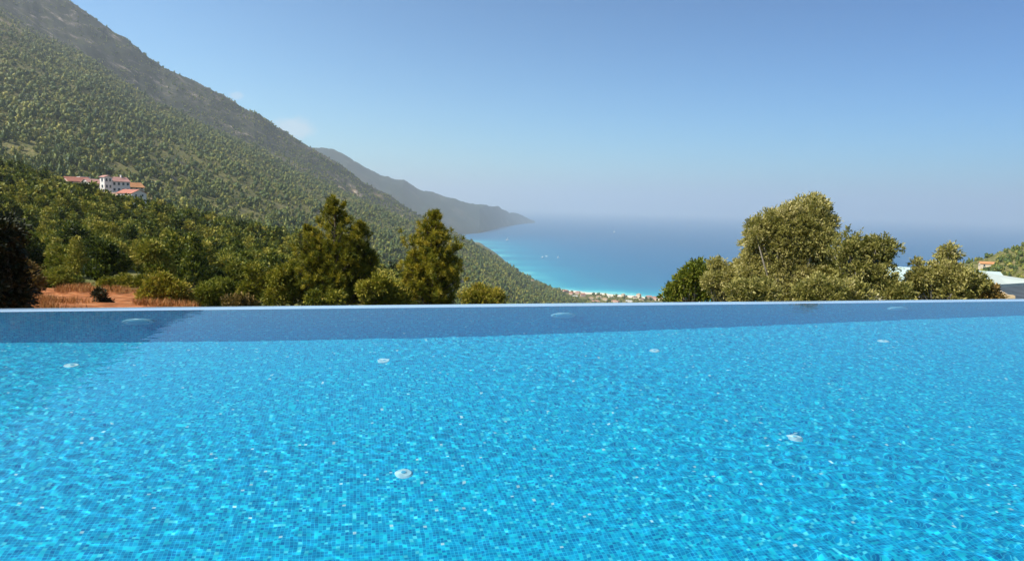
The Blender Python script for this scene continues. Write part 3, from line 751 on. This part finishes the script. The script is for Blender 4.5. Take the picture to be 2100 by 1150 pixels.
shrub('small shrub tucked under the ragged pine', fol_shrub, 660, 24, [(645, 612, 14), (668, 618, 13), (690, 614, 14)], 42)

# dry grass on the red bank: nobody could count it
r_ = np.random.default_rng(50)
gx, gy = [], []
while len(gx) < 2100:
    px_, rd_ = r_.uniform(35, 400), r_.uniform(22, 42)
    a_ = az_of(px_, 600); gx.append(rd_ * math.sin(a_)); gy.append(rd_ * math.cos(a_))
gx, gy = np.array(gx), np.array(gy); kp = fbm(gx * .35, gy * .35, 4) > -0.03; gx, gy = gx[kp], gy[kp]
gz = terrain_zs(gx, gy); per = 12; n = len(gx) * per
c_ = np.repeat(np.stack([gx, gy, gz - .02], 1), per, 0) + r_.normal(size=(n, 3)) * [0.07, 0.07, 0]
d_ = norm(np.stack([r_.normal(size=n) * .4, r_.normal(size=n) * .4, np.ones(n)], 1))
V, Fc = leaf_quads(c_, d_, 0.16 + .20 * r_.random(n), 0.02, r_)
dry = foliage('dry_grass', [(0, (0.22, 0.08, 0.025)), (0.5, (0.42, 0.17, 0.05)), (1, (0.56, 0.32, 0.12))], 0.2)
go = crown_obj('dry_grass', V, Fc, np.repeat(np.repeat(np.clip(.5 + .25 * r_.normal(size=len(gx)), 0, 1), per), 4), dry); tag(go, kind='stuff')

# ---------------------------------------------------------------- the forest
def forest_proto(seed, dens, leaf, width, shape):
    r_ = np.random.default_rng(seed); bl = []
    if shape == 'cone':
        for k_ in range(8):
            q = k_ / 7; a_ = k_ * 2.4; rr_ = (1 - q) * 1.0
            bl.append((math.cos(a_) * rr_ * .9, math.sin(a_) * rr_ * .9, 1.6 + q * 4.6, 1.25 - .75 * q, 1.25 - .75 * q, .95 - .3 * q))
    else:
        for k_ in range(11):
            a_ = k_ * 2.4 + r_.random(); rr_ = 1.5 * math.sqrt(r_.random()) if k_ < 9 else .4
            bl.append((math.cos(a_) * rr_, math.sin(a_) * rr_, 1.3 + 2.9 * r_.random() + (.9 if k_ >= 9 else 0), 1.0 + .5 * r_.random(), 1.0 + .5 * r_.random(), .8 + .35 * r_.random()))
    V, Fc, Tn = blob_crown(bl, dens, leaf, width, 3, r_, up=.5, inner=.12, twig=.15, spread=1.1)
    mb = MB(); limbs(mb, (0, 0, -0.6), [(b[0], b[1], b[2]) for b in bl[:5]], .16, r_, (0, 0, 2.6), 6)
    return V, Fc, Tn, mb
def scatter(rmin, rmax, spacing, seed, xlo=-330, xhi=2380):
    """jittered positions over the sheet, with their distance and azimuth"""
    r_ = np.random.default_rng(seed); a0, a1 = az_of(xlo), az_of(xhi); P = []
    r = rmin
    while r < rmax:
        sp = spacing(r); n = max(1, int((a1 - a0) * r / sp))
        a = a0 + (a1 - a0) * (np.arange(n) + r_.random(n)) / n; q = r + (r_.random(n) - .5) * sp
        P.append(np.stack([a, q], 1)); r += sp
    return np.concatenate(P)
smp_clear = lambda G, a, r: G[np.clip(np.interp(r, rr, np.arange(nr)).round().astype(int), 0, nr - 1), np.clip(np.interp(a, fa, np.arange(len(fa))).round().astype(int), 0, len(fa) - 1)]
El = (Z - H) / RR
MaxEl = np.maximum.accumulate(El, axis=0)     # highest ground met so far along each azimuth
def visible(a, r, h):
    """ground culls trees that nothing of could show, also from a few steps aside"""
    i = np.clip(np.interp(r * 0.97, rr, np.arange(nr)).astype(int), 0, nr - 1); j = np.clip(np.interp(a, fa, np.arange(len(fa))).round().astype(int), 0, len(fa) - 1)
    z = smp_clear(Z, a, r); pool_line = -H / np.interp(np.degrees(a), [-38, 38], [6.2, 10.5])
    return ((z + h - H) / r > MaxEl[i, j] - 0.006) & ((z + h - H) / r > pool_line - 0.03)
P = scatter(46, 560, lambda r: 2.2 + r * 0.0095, 60, -330, 1300)
a, r = P[:, 0], P[:, 1]; r_ = np.random.default_rng(61)
dn = fbm(r * np.sin(a) / 30, r * np.cos(a) / 30, 4)
pxa0 = np.interp(a, fa, xs_of); zt0 = smp_clear(Z, a, r) + 5.5
gl_ = (zt0 - H) / r; lim = np.interp(pxa0, [-400, 0, 420, 520, 640, 760, 860, 930, 1300], [.3, .12, -.005, -.035, -.055, -.085, -.10, -.16, -.17])
ok = visible(a, r, 5) & (gl_ < lim) & ~((pxa0 > 185) & (pxa0 < 300) & (r > 385) & (r < 470)) & ~((pxa0 >= 290) & (pxa0 < 360) & (r > 400) & (r < 470)) & (smp_clear(clear, a, r) < .25) & (smp_clear(soil, a, r) < .3) & (dn > -0.17) & (r_.random(len(a)) < .93)
pxa = np.interp(a, fa, xs_of)
P = P[ok]; a, r = P[:, 0], P[:, 1]; z = smp_clear(Z, a, r)
# keep the sight lines to the village open
vm = (np.abs(np.interp(a, fa, xs_of) - 250) < 125) & (r > 330) & (r < 500)
order = np.argsort(r); P, vm = P[order], vm[order]; a, r = P[:, 0], P[:, 1]
xw, yw = r * np.sin(a), r * np.cos(a); zw = terrain_zs(xw, yw)
hs = (0.75 + .5 * np.random.default_rng(62).random(len(a))) * np.where(vm, .5, 1.0) * np.interp(r, [40, 90, 220], [.40, .62, 1])
NI = 290
protos = []
for i, (sh, sd) in enumerate((('round', 71), ('cone', 72), ('round', 73), ('round', 74), ('cone', 75))):
    V, Fc, Tn, mb = forest_proto(sd, 9.5, .42, .22, sh)
    nm = 'pine_tree' if sh == 'cone' else 'round_tree'
    protos.append((nm, mesh_np('crown', V, Fc, False, attrs=dict(tint=Tn)), mb.mesh('trunk', True)))
r_ = np.random.default_rng(63)
n_i = 0
lab = {'pine_tree': 'pointed green pine standing in the dense wood on the near slope below the villas', 'round_tree': 'rounded olive-green tree standing in the dense wood on the near slope below the villas'}
for k_ in range(len(a)):
    if n_i >= NI: break
    if not (-60 < np.interp(a[k_], fa, xs_of) < 1130): continue
    nm, cm, tm = protos[int(r_.integers(0, 5))]
    root = empty(nm, (xw[k_], yw[k_], zw[k_]), r_.random() * 6.28); s_ = hs[k_]; root.scale = (s_ * (0.85 + .35 * r_.random()), s_ * (0.85 + .35 * r_.random()), s_)
    tag(root, lab[nm], 'tree', 'trees of the near wood')
    link('crown', cm, fol_forest, root); link('trunk', tm, bark, root); n_i += 1
    hs[k_] = -1
rest = hs > 0
def merged(name, protos_np, xw, yw, zw, s, rot, pick, tint, m):
    VV, FF, TT = [], [], []; off = 0
    for pi, (V, Fc, Tn) in enumerate(protos_np):
        ix = np.where(pick == pi)[0]
        if not len(ix): continue
        c, sn = np.cos(rot[ix])[:, None], np.sin(rot[ix])[:, None]
        x = (V[None, :, 0] * c - V[None, :, 1] * sn) * s[ix, 0:1] + xw[ix, None]; y = (V[None, :, 0] * sn + V[None, :, 1] * c) * s[ix, 0:1] + yw[ix, None]
        zz = V[None, :, 2] * s[ix, 1:2] + zw[ix, None]
        VV.append(np.stack([x, y, zz], -1).reshape(-1, 3)); nv = len(V)
        FF.append((Fc[None] + (np.arange(len(ix)) * nv)[:, None, None]).reshape(-1, Fc.shape[1]) + off); off += nv * len(ix)
        TT.append(np.clip(Tn[None, :] + tint[ix, None], 0, 1).ravel())
    me = mesh_np(name, np.concatenate(VV), np.concatenate(FF), False, attrs=dict(tint=np.concatenate(TT)))
    return link(name, me, m)
mid = []
for sd, sh in ((81, 'round'), (82, 'cone'), (83, 'round')):
    V, Fc, Tn, _ = forest_proto(sd, 2.3, .85, .55, sh); mid.append((V, Fc, Tn))
fine = [forest_proto(sd, 6.5, .5, .27, sh)[:3] for sh, sd in (('round', 71), ('cone', 72), ('round', 73))]
r_ = np.random.default_rng(66); ir = np.where(rest & (r < 190))[0]; n = len(ir)
fo_ = merged('forest', fine, xw[ir], yw[ir], zw[ir], np.stack([hs[ir] * (0.9 + .3 * r_.random(n)), hs[ir]], 1), r_.random(n) * 6.28, r_.integers(0, 3, n), .25 * r_.normal(size=n), fol_wood)
tag(fo_, kind='stuff'); 
ir = np.where(rest & (r >= 190))[0]; r_ = np.random.default_rng(64); n = len(ir)
fo_ = merged('forest', mid, xw[ir], yw[ir], zw[ir], np.stack([hs[ir] * (0.9 + .3 * r_.random(n)), hs[ir]], 1), r_.random(n) * 6.28, r_.integers(0, 3, n), .25 * r_.normal(size=n) + .05, fol_wood)
tag(fo_, kind='stuff')
# mountain forest
def ico(sub, seed, cone):
    import bmesh
    bm = bmesh.new(); bmesh.ops.create_icosphere(bm, subdivisions=sub, radius=1.0)
    V = np.array([v.co[:] for v in bm.verts]); Fc = np.array([[v.index for v in f.verts] for f in bm.faces]); bm.free()
    r_ = np.random.default_rng(seed); lump = np.zeros(len(V))
    for d_ in unit(9, r_): lump = np.maximum(lump, np.clip(V @ d_, 0, 1) ** 5 * (.5 + .5 * r_.random()))
    V = V * (.72 + .42 * lump[:, None] + .13 * r_.normal(size=(len(V), 1)))
    V[:, 2] = (V[:, 2] + 1) * (1.35 if cone else .95)
    if cone: V[:, :2] *= np.clip(1.25 - V[:, 2:3] * .36, .12, 1.2)
    V[:, :2] *= 1 + .3 * (r_.random(2) - .5)
    Tn = np.clip(.45 + .15 * r_.normal(size=len(V)), 0, 1)
    q_ = r_.integers(0, len(V), 26 if sub == 1 else 70); c_ = V[q_] * .82
    d_ = norm(V[q_] - np.array([0, 0, .8]) + .5 * r_.normal(size=(len(q_), 3)) + np.array([0, 0, .4]))
    L_, _ = leaf_quads(c_, d_, .55 + .35 * r_.random(len(q_)), .38, r_); n0 = len(V)
    Q = np.arange(len(L_)).reshape(-1, 4) + n0
    return np.vstack([V, L_]), np.vstack([Fc, Q[:, [0, 1, 2]], Q[:, [0, 2, 3]]]), np.concatenate([Tn, np.repeat(np.clip(.55 + .22 * r_.normal(size=len(q_)), 0, 1), 4)])
P = scatter(560, 3300, lambda r: 5.4 + r * 0.0022, 90)
a, r = P[:, 0], P[:, 1]; r_ = np.random.default_rng(91); n = len(a)
xw, yw = r * np.sin(a), r * np.cos(a); pxa = np.interp(a, fa, xs_of)
up_, rk, cl, sn_ = (smp_clear(G, a, r) for G in (upper, rock, clear, sand))
dn = fbm(xw / 70, yw / 70, 5) + .5 * fbm(xw / 400 + 9, yw / 400, 3)
prob = np.clip(.78 + 2.0 * dn, .36, .97) * (1 - .45 * up_) * (1 - .35 * rk)
ok = visible(a, r, 6) & (r_.random(n) < prob) & (cl < .3) & (sn_ < .5) & (r < np.interp(pxa, SHORE[0], SHORE[1]) - 25)
town = (pxa > 1165) & (pxa < 1420) & (r > 2200); ok &= ~(town & (r_.random(n) < .55))
ok &= ~((smp_clear(Z, a, r) < SEA + .5))
xw, yw, r, pxa, up_, rk, dn, town = (q[ok] for q in (xw, yw, r, pxa, up_, rk, dn, town)); n = len(r); zw = terrain_zs(xw, yw)
sz = (1.5 + 3.6 * r_.random(n) ** 2.0) * (1 + .5 * np.clip(dn, -.4, .6)) * (1 - .30 * up_) * (1 - .35 * rk) * np.where(town, .9, 1) + r * .00025
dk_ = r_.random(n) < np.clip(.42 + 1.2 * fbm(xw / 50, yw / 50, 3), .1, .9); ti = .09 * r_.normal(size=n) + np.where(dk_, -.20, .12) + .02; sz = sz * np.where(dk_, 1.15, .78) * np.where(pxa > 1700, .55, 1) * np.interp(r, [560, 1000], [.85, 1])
nearm = r < 1050
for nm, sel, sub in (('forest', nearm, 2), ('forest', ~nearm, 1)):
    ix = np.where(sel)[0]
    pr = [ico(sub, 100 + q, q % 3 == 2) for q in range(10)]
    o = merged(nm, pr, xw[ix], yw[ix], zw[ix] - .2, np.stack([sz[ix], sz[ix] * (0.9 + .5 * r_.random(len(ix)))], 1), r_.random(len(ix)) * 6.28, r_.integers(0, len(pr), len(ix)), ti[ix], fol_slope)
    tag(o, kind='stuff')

# ---------------------------------------------------------------- houses
tile_red = simple('red_roof_tiles', (0.42, 0.17, 0.12), .85, .3, 2.0)
tile_pink = simple('pink_roof_tiles', (0.46, 0.25, 0.21), .85, .3, 2.0)
tile_orange = simple('orange_roof_tiles', (0.52, 0.25, 0.11), .85, .3, 2.0)
tile_tan = simple('tan_roof_tiles', (0.46, 0.31, 0.20), .85, .3, 2.0)
wall_white = simple('white_render', (0.78, 0.74, 0.70), .8, .06, .6)
wall_cream = simple('cream_render', (0.66, 0.55, 0.42), .8, .08, .6)
wall_pink = simple('pink_render', (0.60, 0.42, 0.36), .8, .08, .6)
win_m = simple('dark_window_glass', (0.05, 0.07, 0.09), .2, .2, 1, .5)
white_trim = simple('white_trim', (0.8, 0.79, 0.76), .6, .05, 2)
def house(px, py, r, w, d, h, yaw, wm_, rm, label, roof='gable', rh=None, floors=2, name='house', group=None, nwin=3, found=5, chim=False, cat='house', side=True):
    p = at(px, py, r); root = empty(name, p, -math.atan2(p.x, p.y) + math.radians(yaw)); tag(root, label, cat, group)
    rh = rh if rh is not None else d * .22
    m_ = MB(); m_.box((-w / 2, -d / 2, -found), (w / 2, d / 2, h))
    if roof == 'gable': m_.add([(-w / 2, -d / 2, h), (-w / 2, d / 2, h), (-w / 2, 0, h + rh)], [(0, 1, 2)]); m_.add([(w / 2, -d / 2, h), (w / 2, d / 2, h), (w / 2, 0, h + rh)], [(2, 1, 0)])
    m_.build('wall', wm_, root)
    m_ = MB(); o_ = .45
    if roof == 'gable':
        for s_ in (-1, 1):
            zz = h - rh * (2 * o_ / d)
            v = [(-w / 2 - o_, s_ * (d / 2 + o_), zz + .02), (w / 2 + o_, s_ * (d / 2 + o_), zz + .02), (w / 2 + o_, 0, h + rh + .02), (-w / 2 - o_, 0, h + rh + .02)]
            v2 = [(x, y, z_ + .22) for x, y, z_ in v]
            m_.add(v + v2, [(3, 2, 1, 0), (4, 5, 6, 7), (0, 1, 5, 4), (1, 2, 6, 5), (3, 0, 4, 7)])
    elif roof == 'hip':
        q = min(w, d) / 2; v = [(-w / 2 - o_, -d / 2 - o_, h), (w / 2 + o_, -d / 2 - o_, h), (w / 2 + o_, d / 2 + o_, h), (-w / 2 - o_, d / 2 + o_, h), (-w / 2 + q, 0, h + rh), (w / 2 - q, 0, h + rh)]
        m_.add([(x, y, z_ + .01) for x, y, z_ in v], [(0, 1, 5, 4), (2, 3, 4, 5), (1, 2, 5), (3, 0, 4), (3, 2, 1, 0)])
    else:
        m_.box((-w / 2 - .2, -d / 2 - .2, h + .003), (w / 2 + .2, d / 2 + .2, h + .35))
    ro = m_.build('roof', rm, root)
    if chim:
        m_ = MB(); m_.box((w * .2, -.4, h), (w * .2 + .8, .4, h + rh + 1.3)); m_.box((w * .2 - .1, -.5, h + rh + 1.303), (w * .2 + .9, .5, h + rh + 1.5)); m_.build('chimney', white_trim, ro)
    fh = h / floors
    for f_ in range(floors):
        for k_ in range(nwin):
            x = -w / 2 + w * (k_ + .5) / nwin
            m_ = MB(); m_.box((x - .6, -d / 2 - .06, f_ * fh + fh * .35), (x + .6, -d / 2 - .003, f_ * fh + fh * .8)); fr = m_.build('window', win_m, root)
            m_ = MB(); m_.box((x - .75, -d / 2 - .14, f_ * fh + fh * .35 - .16), (x + .75, -d / 2 - .003, f_ * fh + fh * .35 - .01)); m_.build('sill', white_trim, fr)
        if side:
            for y in (-d * .22, d * .22):
                for s_ in (-1, 1):
                    m_ = MB(); x0, x1 = sorted((s_ * (w / 2 + .003), s_ * (w / 2 + .06))); m_.box((x0, y - .55, f_ * fh + fh * .35), (x1, y + .55, f_ * fh + fh * .8)); m_.build('window', win_m, root)
    return root
VG = 'hillside villas among the trees'
RV = 455
house(157, 383, RV + 25, 13, 8, 3.2, 28, wall_pink, tile_red, 'leftmost villa of the hillside group, with a low bright red roof', group=VG, roof='gable', rh=2.4)
house(172, 376, RV + 40, 5.5, 5, 3.6, 20, wall_white, white_trim, 'small white flat-topped block behind the leftmost villa', roof='flat', group=VG, nwin=1)
house(199, 398, RV + 10, 13.5, 8.5, 6.2, 32, wall_white, tile_pink, 'long pink-roofed villa left of the white tower in the hillside group', group=VG, nwin=4, rh=2.2)
house(219, 403, RV - 2, 3.6, 5, 11, -52, wall_white, tile_pink, 'narrow tall white tower wall between the two pink-roofed villas', group=VG, nwin=1, floors=3, rh=.9)
house(241, 396, RV + 6, 10.5, 8, 6.8, 30, wall_white, tile_pink, 'highest pink-roofed villa beside the white tower, front in shade', group=VG, nwin=4, rh=2.4, chim=True)
house(273, 396, RV + 20, 9.5, 8, 3.6, 30, wall_cream, tile_orange, 'villa with a bright orange roof behind the right end of the group', group=VG, rh=2.6)
house(222, 411, RV - 12, 15, 7, 2.6, 18, wall_cream, tile_tan, 'lowest villa with a wide tan roof in front of the white tower', group=VG, rh=1.6, floors=1, nwin=4)
house(271, 416, RV - 15, 11.5, 9.5, 5.4, -50, wall_white, tile_red, 'white two-storey villa with a red roof at the right front of the hillside group', group=VG, nwin=4, rh=2.0)
# far hillside villas and the beach resort
gh = ground_hit(1058, 549, 60)
for i, (px, py, w, lb, rf, wm_) in enumerate(((1057, 548, 12, 'lone white house on the sunlit shoulder above the curve of the bay', white_trim, wall_white), (1092, 577, 12, 'pale cream house low on the slope close to the beach end', tile_tan, wall_cream),
        (696, 385, 11, 'left of two small cream houses high on the mountain slope', tile_tan, wall_cream), (728, 394, 13, 'right of two small cream houses high on the mountain slope', tile_tan, wall_cream), (958, 484, 9, 'tiny white house at the waterside under the far headland', white_trim, wall_white))):
    g_ = ground_hit(px, py, 700)
    if g_ is None or g_.length > 6900: continue
    rg = math.hypot(g_.x, g_.y); house(px, py, rg - 3, w * rg / 2300, 8 * rg / 2300, 4.2 * rg / 2300, -20, wm_, rf, lb, roof='flat', floors=1, nwin=2, group='scattered houses above the bay')
TG = 'beach resort buildings'
town_l = [
 (1160, 600, 18, 7, 'r', 'leftmost red-roofed resort block behind the beach'), (1172, 604, 14, 6, 'r', 'red-roofed resort block just right of the leftmost one'), (1185, 603, 14, 7, 'p', 'pink resort block in the left cluster'),
 (1196, 608, 16, 8, 'r', 'largest red-roofed block closing the left resort cluster'), (1178, 609, 22, 4, 'w', 'low white building in front of the left resort cluster'), (1212, 614, 16, 5, 't', 'tan-roofed house below the trees right of the left cluster'),
 (1228, 612, 15, 7, 't', 'cream house with a tan roof in mid resort'), (1240, 616, 18, 5, 't', 'tan house nearest the pool edge in mid resort'), (1252, 611, 9, 4, 'w', 'small white house in mid resort'), (1222, 620, 22, 4, 'p', 'pinkish long roof just over the pool edge'),
 (1262, 620, 24, 4, 'p', 'long pink roof at the pool edge under the trees'), (1290, 619, 20, 4, 'w', 'low white roof between trees in the right half of the resort'), (1302, 612, 14, 5, 'b', 'dark brown roofed house near the sand'), (1316, 616, 15, 5, 'b', 'dark roofed house beside another dark roof near the sand'),
 (1331, 612, 20, 7, 'p', 'large pale pink block near the right end of the beach'), (1342, 613, 13, 6, 'r', 'red-brown block at the right end of the resort'), (1356, 614, 14, 5, 't', 'tan house partly hidden by the bright green tree'), (1278, 606, 10, 4, 't', 'small beach hut roof at the edge of the sand'), (1310, 605, 12, 3, 't', 'low shelter standing on the sand')]
tm = dict(r=(tile_red, wall_pink), p=(tile_pink, wall_pink), w=(white_trim, wall_white), t=(tile_tan, wall_cream), b=(simple('brown_roof', (0.10, 0.07, 0.06), .9), wall_cream))
r_ = np.random.default_rng(120)
for (px, py, w, h, c, lb) in town_l:
    zz = SEA + 4; d_ = rayv(px, py); t_ = (zz - H) / d_[2]; rg = math.hypot(d_[0], d_[1]) * t_; rg = min(rg, lerp(px, SHORE) - 95)
    g_ = at(px, py, rg); 
    house(px, py, rg, w * 1.25, 13, h * 1.3, float(r_.uniform(-40, 40)), tm[c][1], tm[c][0], lb, roof='flat' if c == 'w' else 'hip', rh=3.0, floors=2, nwin=3, group=TG, found=8, side=False)

# ---------------------------------------------------------------- the neighbouring roofs on the right
pale_roof = simple('pale_turquoise_roof', (0.42, 0.54, 0.51), .6, .05, 1.2)
cream_roof = simple('cream_white_roof', (0.50, 0.56, 0.50), .6, .05, 1.2)
def slab(mb, pts, th):
    n = len(pts); lo_ = [(p[0], p[1], p[2] - th) for p in pts]
    mb.add([tuple(p) for p in pts] + lo_, [tuple(range(n))[::-1], tuple(range(n, 2 * n))] + [(i, (i + 1) % n, n + (i + 1) % n, n + i) for i in range(n)])
louv = simple('dark_grey_roof', (0.06, 0.065, 0.085), .7, .1, 2)
slat_m = simple('pale_slat', (0.22, 0.27, 0.28), .6, .1, 2)
stone_m = simple('honey_stone', (0.52, 0.40, 0.24), .9, .3, 5)
basep = at(2080, 600, 33)
rt = empty('white_roofed_house', (basep.x, basep.y, terrain_z(basep.x, basep.y))); tag(rt, 'house with a creamy white upper roof over a grey ribbed lower roof', 'house')
L_ = lambda px, py, r: at(px, py, r) - rt.location
m_ = MB(); slab(m_, [L_(2008, 557, 40), L_(2034, 584, 33), L_(2150, 577, 38), L_(2150, 577 + 2, 46)], .14); uo = m_.build('upper_roof', cream_roof, rt)
m_ = MB(); q_ = [L_(2038, 590, 33.4), L_(2086, 617, 29), L_(2170, 612, 32), L_(2150, 583, 38)]; slab(m_, q_, .10); lr_ = m_.build('lower_roof', louv, rt)
m_ = MB()
for k_ in range(11):
    f_ = (k_ + .5) / 11; m_.tube([q_[0].lerp(q_[1], f_) + Vector((0, 0, .02)), q_[3].lerp(q_[2], f_) + Vector((0, 0, .02))], .022, 5)
m_.build('roof_slats', slat_m, lr_)
m_ = MB(); m_.tube([q_[0] + Vector((-.05, 0, .0)), q_[1] + Vector((-.05, 0, .0))], .07, 6); m_.build('verge_board', wall_cream, rt)
m_ = MB(); m_.tube([L_(2008, 558.5, 40), L_(2034, 586, 33)], .06, 6); m_.build('gutter', simple('dark_gutter', (0.05, 0.10, 0.10), .5), rt)
m_ = MB(); a1, a2, a3, a4 = L_(2040, 594, 33.6), L_(2150, 587, 38), L_(2150, 584, 45), L_(2014, 566, 39.8)
for p in (a1, a2, a3, a4): pass
vt = [a1, a2, a3, a4]; vb = [Vector((v.x, v.y, -1.0)) for v in vt]; m_.add([tuple(v) for v in vt + vb], [(0, 1, 5, 4), (1, 2, 6, 5), (2, 3, 7, 6), (3, 0, 4, 7)]); m_.build('wall', wall_cream, rt)
bp = at(2042, 620, 27); sw = empty('stone_wall', (bp.x, bp.y, terrain_z(bp.x, bp.y)), math.radians(-25)); tag(sw, 'short honey-coloured stone wall at the foot of the white-roofed house', 'wall')
m_ = MB(); hz_ = at(2042, 603, 27).z - sw.location.z; r_ = np.random.default_rng(5)
nx_, nz_ = 4, 9
for i in range(nx_):
    for k_ in range(nz_):
        x0 = -.48 + i * .24 + (.06 if k_ % 2 else 0); z0_ = hz_ * k_ / nz_ - .1 * (k_ == 0); m_.box((x0 + .01, -.15 - .03 * r_.random(), z0_ + .005), (x0 + .235, .15, hz_ * (k_ + 1) / nz_ - .004))
m_.build('stonework', stone_m, sw)
g0 = at(1845, 560, 48); zt_ = at(1845, 547, 48).z
rt2 = empty('turquoise_roofed_house', (g0.x, g0.y, terrain_z(g0.x, g0.y)), -math.atan2(g0.x, g0.y) + math.radians(8)); tag(rt2, 'house under a long pale turquoise roof, mostly hidden behind the olive trees', 'house')
hr = zt_ - rt2.location.z; m_ = MB(); m_.add([(-6.4, -2.6, hr - .62), (5.2, -2.6, hr - .62), (5.2, 0, hr), (-6.4, 0, hr), (5.2, 2.6, hr - .62), (-6.4, 2.6, hr - .62), (-6.4, -2.6, hr - .8), (5.2, -2.6, hr - .8), (5.2, 2.6, hr - .8), (-6.4, 2.6, hr - .8)], [(0, 1, 2, 3), (3, 2, 4, 5), (0, 6, 7, 1), (4, 8, 9, 5), (0, 3, 5, 9, 6), (1, 7, 8, 4, 2), (6, 9, 8, 7)]); m_.build('roof', pale_roof, rt2)
m_ = MB(); m_.box((-6.0, -2.2, -.5), (4.8, 2.2, hr - .803)); m_.build('wall', wall_white, rt2)
g_ = ground_hit(2024, 550, 100)
if g_ is not None: house(2024, 549, math.hypot(g_.x, g_.y) - 1, 22 * g_.length / F, 6, 7 * g_.length / F, 15, wall_cream, tile_orange, 'small orange-roofed house at the foot of the hill on the far right', rh=1.5, floors=1, nwin=2)

# ---------------------------------------------------------------- boats and paragliders
boat_w = simple('white_boat_paint', (0.85, 0.85, 0.85), .4, .02, 1)
def boat(px, py, L, label, mast=False, yaw=20):
    p = at(px, py, 1000); d = rayv(px, py); t = (SEA - H) / d[2]; loc = Vector((d[0] * t, d[1] * t, SEA))
    root = empty('motor_yacht' if not mast else 'sailing_boat', loc, math.radians(yaw)); tag(root, label, 'boat', 'boats in the bay')
    w = L * .26; h = L * .10; m_ = MB()
    st = [(-.5, .8, 0), (-.2, 1, 0), (.2, .85, .1), (.42, .4, .25), (.5, .03, .4)]
    vs = []
    for (x, f_, s_) in st:
        vs += [(x * L, -f_ * w / 2, h * (1 + s_)), (x * L, f_ * w / 2, h * (1 + s_)), (x * L * .93, f_ * w * .3, -h * .4), (x * L * .93, -f_ * w * .3, -h * .4)]
    fs = []
    for i in range(4):
        for k_ in range(4): fs.append((i * 4 + k_, (i + 1) * 4 + k_, (i + 1) * 4 + (k_ + 1) % 4, i * 4 + (k_ + 1) % 4))
    fs += [(3, 2, 1, 0), (16, 17, 18, 19)]; m_.add(vs, fs); m_.build('hull', boat_w, root)
    m_ = MB(); m_.box((-.34 * L, -w * .36, h * 1.0), (.16 * L, w * .36, h * 2.2)); m_.box((-.28 * L, -w * .3, h * 2.203), (.02 * L, w * .3, h * 3.1)); m_.build('cabin', boat_w, root)
    if mast: m_ = MB(); m_.tube([(0.05 * L, 0, h * 3), (.05 * L, 0, L * 1.0)], L * .012, 6); m_.add([(.04 * L, 0, L * .95), (.04 * L, .1, L * .2), (-.4 * L, .1, L * .2), (.04 * L, -.1, L * .2)], [(0, 1, 2), (0, 2, 3), (1, 3, 2)]); m_.build('mast', boat_w, root)
boat(1113, 528, 26, 'larger white boat of the pair anchored off the beach', yaw=60)
boat(1121, 526, 18, 'white boat just behind the larger anchored boat', yaw=-30)
boat(1145, 529, 20, 'white boat alone right of the anchored pair', True)
boat(1041, 493, 34, 'small white boat near the left shore below the headland', True)
boat(1260, 477, 46, 'lone white boat far out in the middle of the bay', True)
wing_d, wing_w = simple('grey_wing_cloth', (0.30, 0.32, 0.36), .7), simple('white_wing_cloth', (0.85, 0.85, 0.85), .7)
for (px, py, m2, lb) in ((972, 361, wing_d, 'grey paraglider hanging in the sky above the far headland'), (1733, 403, wing_w, 'pale paraglider in the sky right of the tall olive tree')):
    p = at(px, py, 3600); root = empty('paraglider', p, .3); tag(root, lb, 'paraglider')
    m_ = MB(); vs = []; n = 12
    for i in range(n + 1):
        t = -1.1 + 2.2 * i / n; x, z_ = 6.5 * math.sin(t), 5.5 * math.cos(t); c = 1.3 * math.cos(t * .8)
        vs += [(x, -c, z_), (x, c, z_), (x, c, z_ + .12), (x, -c * .6, z_ + .4)]
    fs = [(i * 4 + k_, i * 4 + (k_ + 1) % 4, i * 4 + 4 + (k_ + 1) % 4, i * 4 + 4 + k_) for i in range(n) for k_ in range(4)]
    m_.add(vs, fs); m_.build('canopy', m2, root)
    m_ = MB()
    for x in (-5, -2.5, 2.5, 5): m_.tube([(x, 0, 5.5 * math.sqrt(1 - (x / 6.5) ** 2)), (0, 0, -1.2)], .02, 3)
    m_.build('lines', wing_d, root)
    m_ = MB(); m_.tube([(0, .3, -1.2), (0, 0, -1.6), (0, -.5, -1.9), (0, -.9, -1.7)], [.18, .32, .28, .12], 8); m_.build('harness', wing_d, root)



# ---------------------------------------------------------------- haze
def build_haze():
    hm, nt, b_ = mat('haze_air'); nt.nodes.remove(b_)
    v = nd(nt, 'ShaderNodeVolumePrincipled')
    v.inputs['Color'].default_value = (0.88, 0.95, 1.0, 1); v.inputs['Density'].default_value = HAZE; v.inputs['Anisotropy'].default_value = 0.36
    nt.links.new(v.outputs[0], nt.nodes['Material Output'].inputs['Volume'])
    h = MB(); h.box((-100000, -100000, SEA - 61), (100000, 100000, 1175))
    o = h.build('haze', hm); tag(o, kind='stuff')
build_haze()
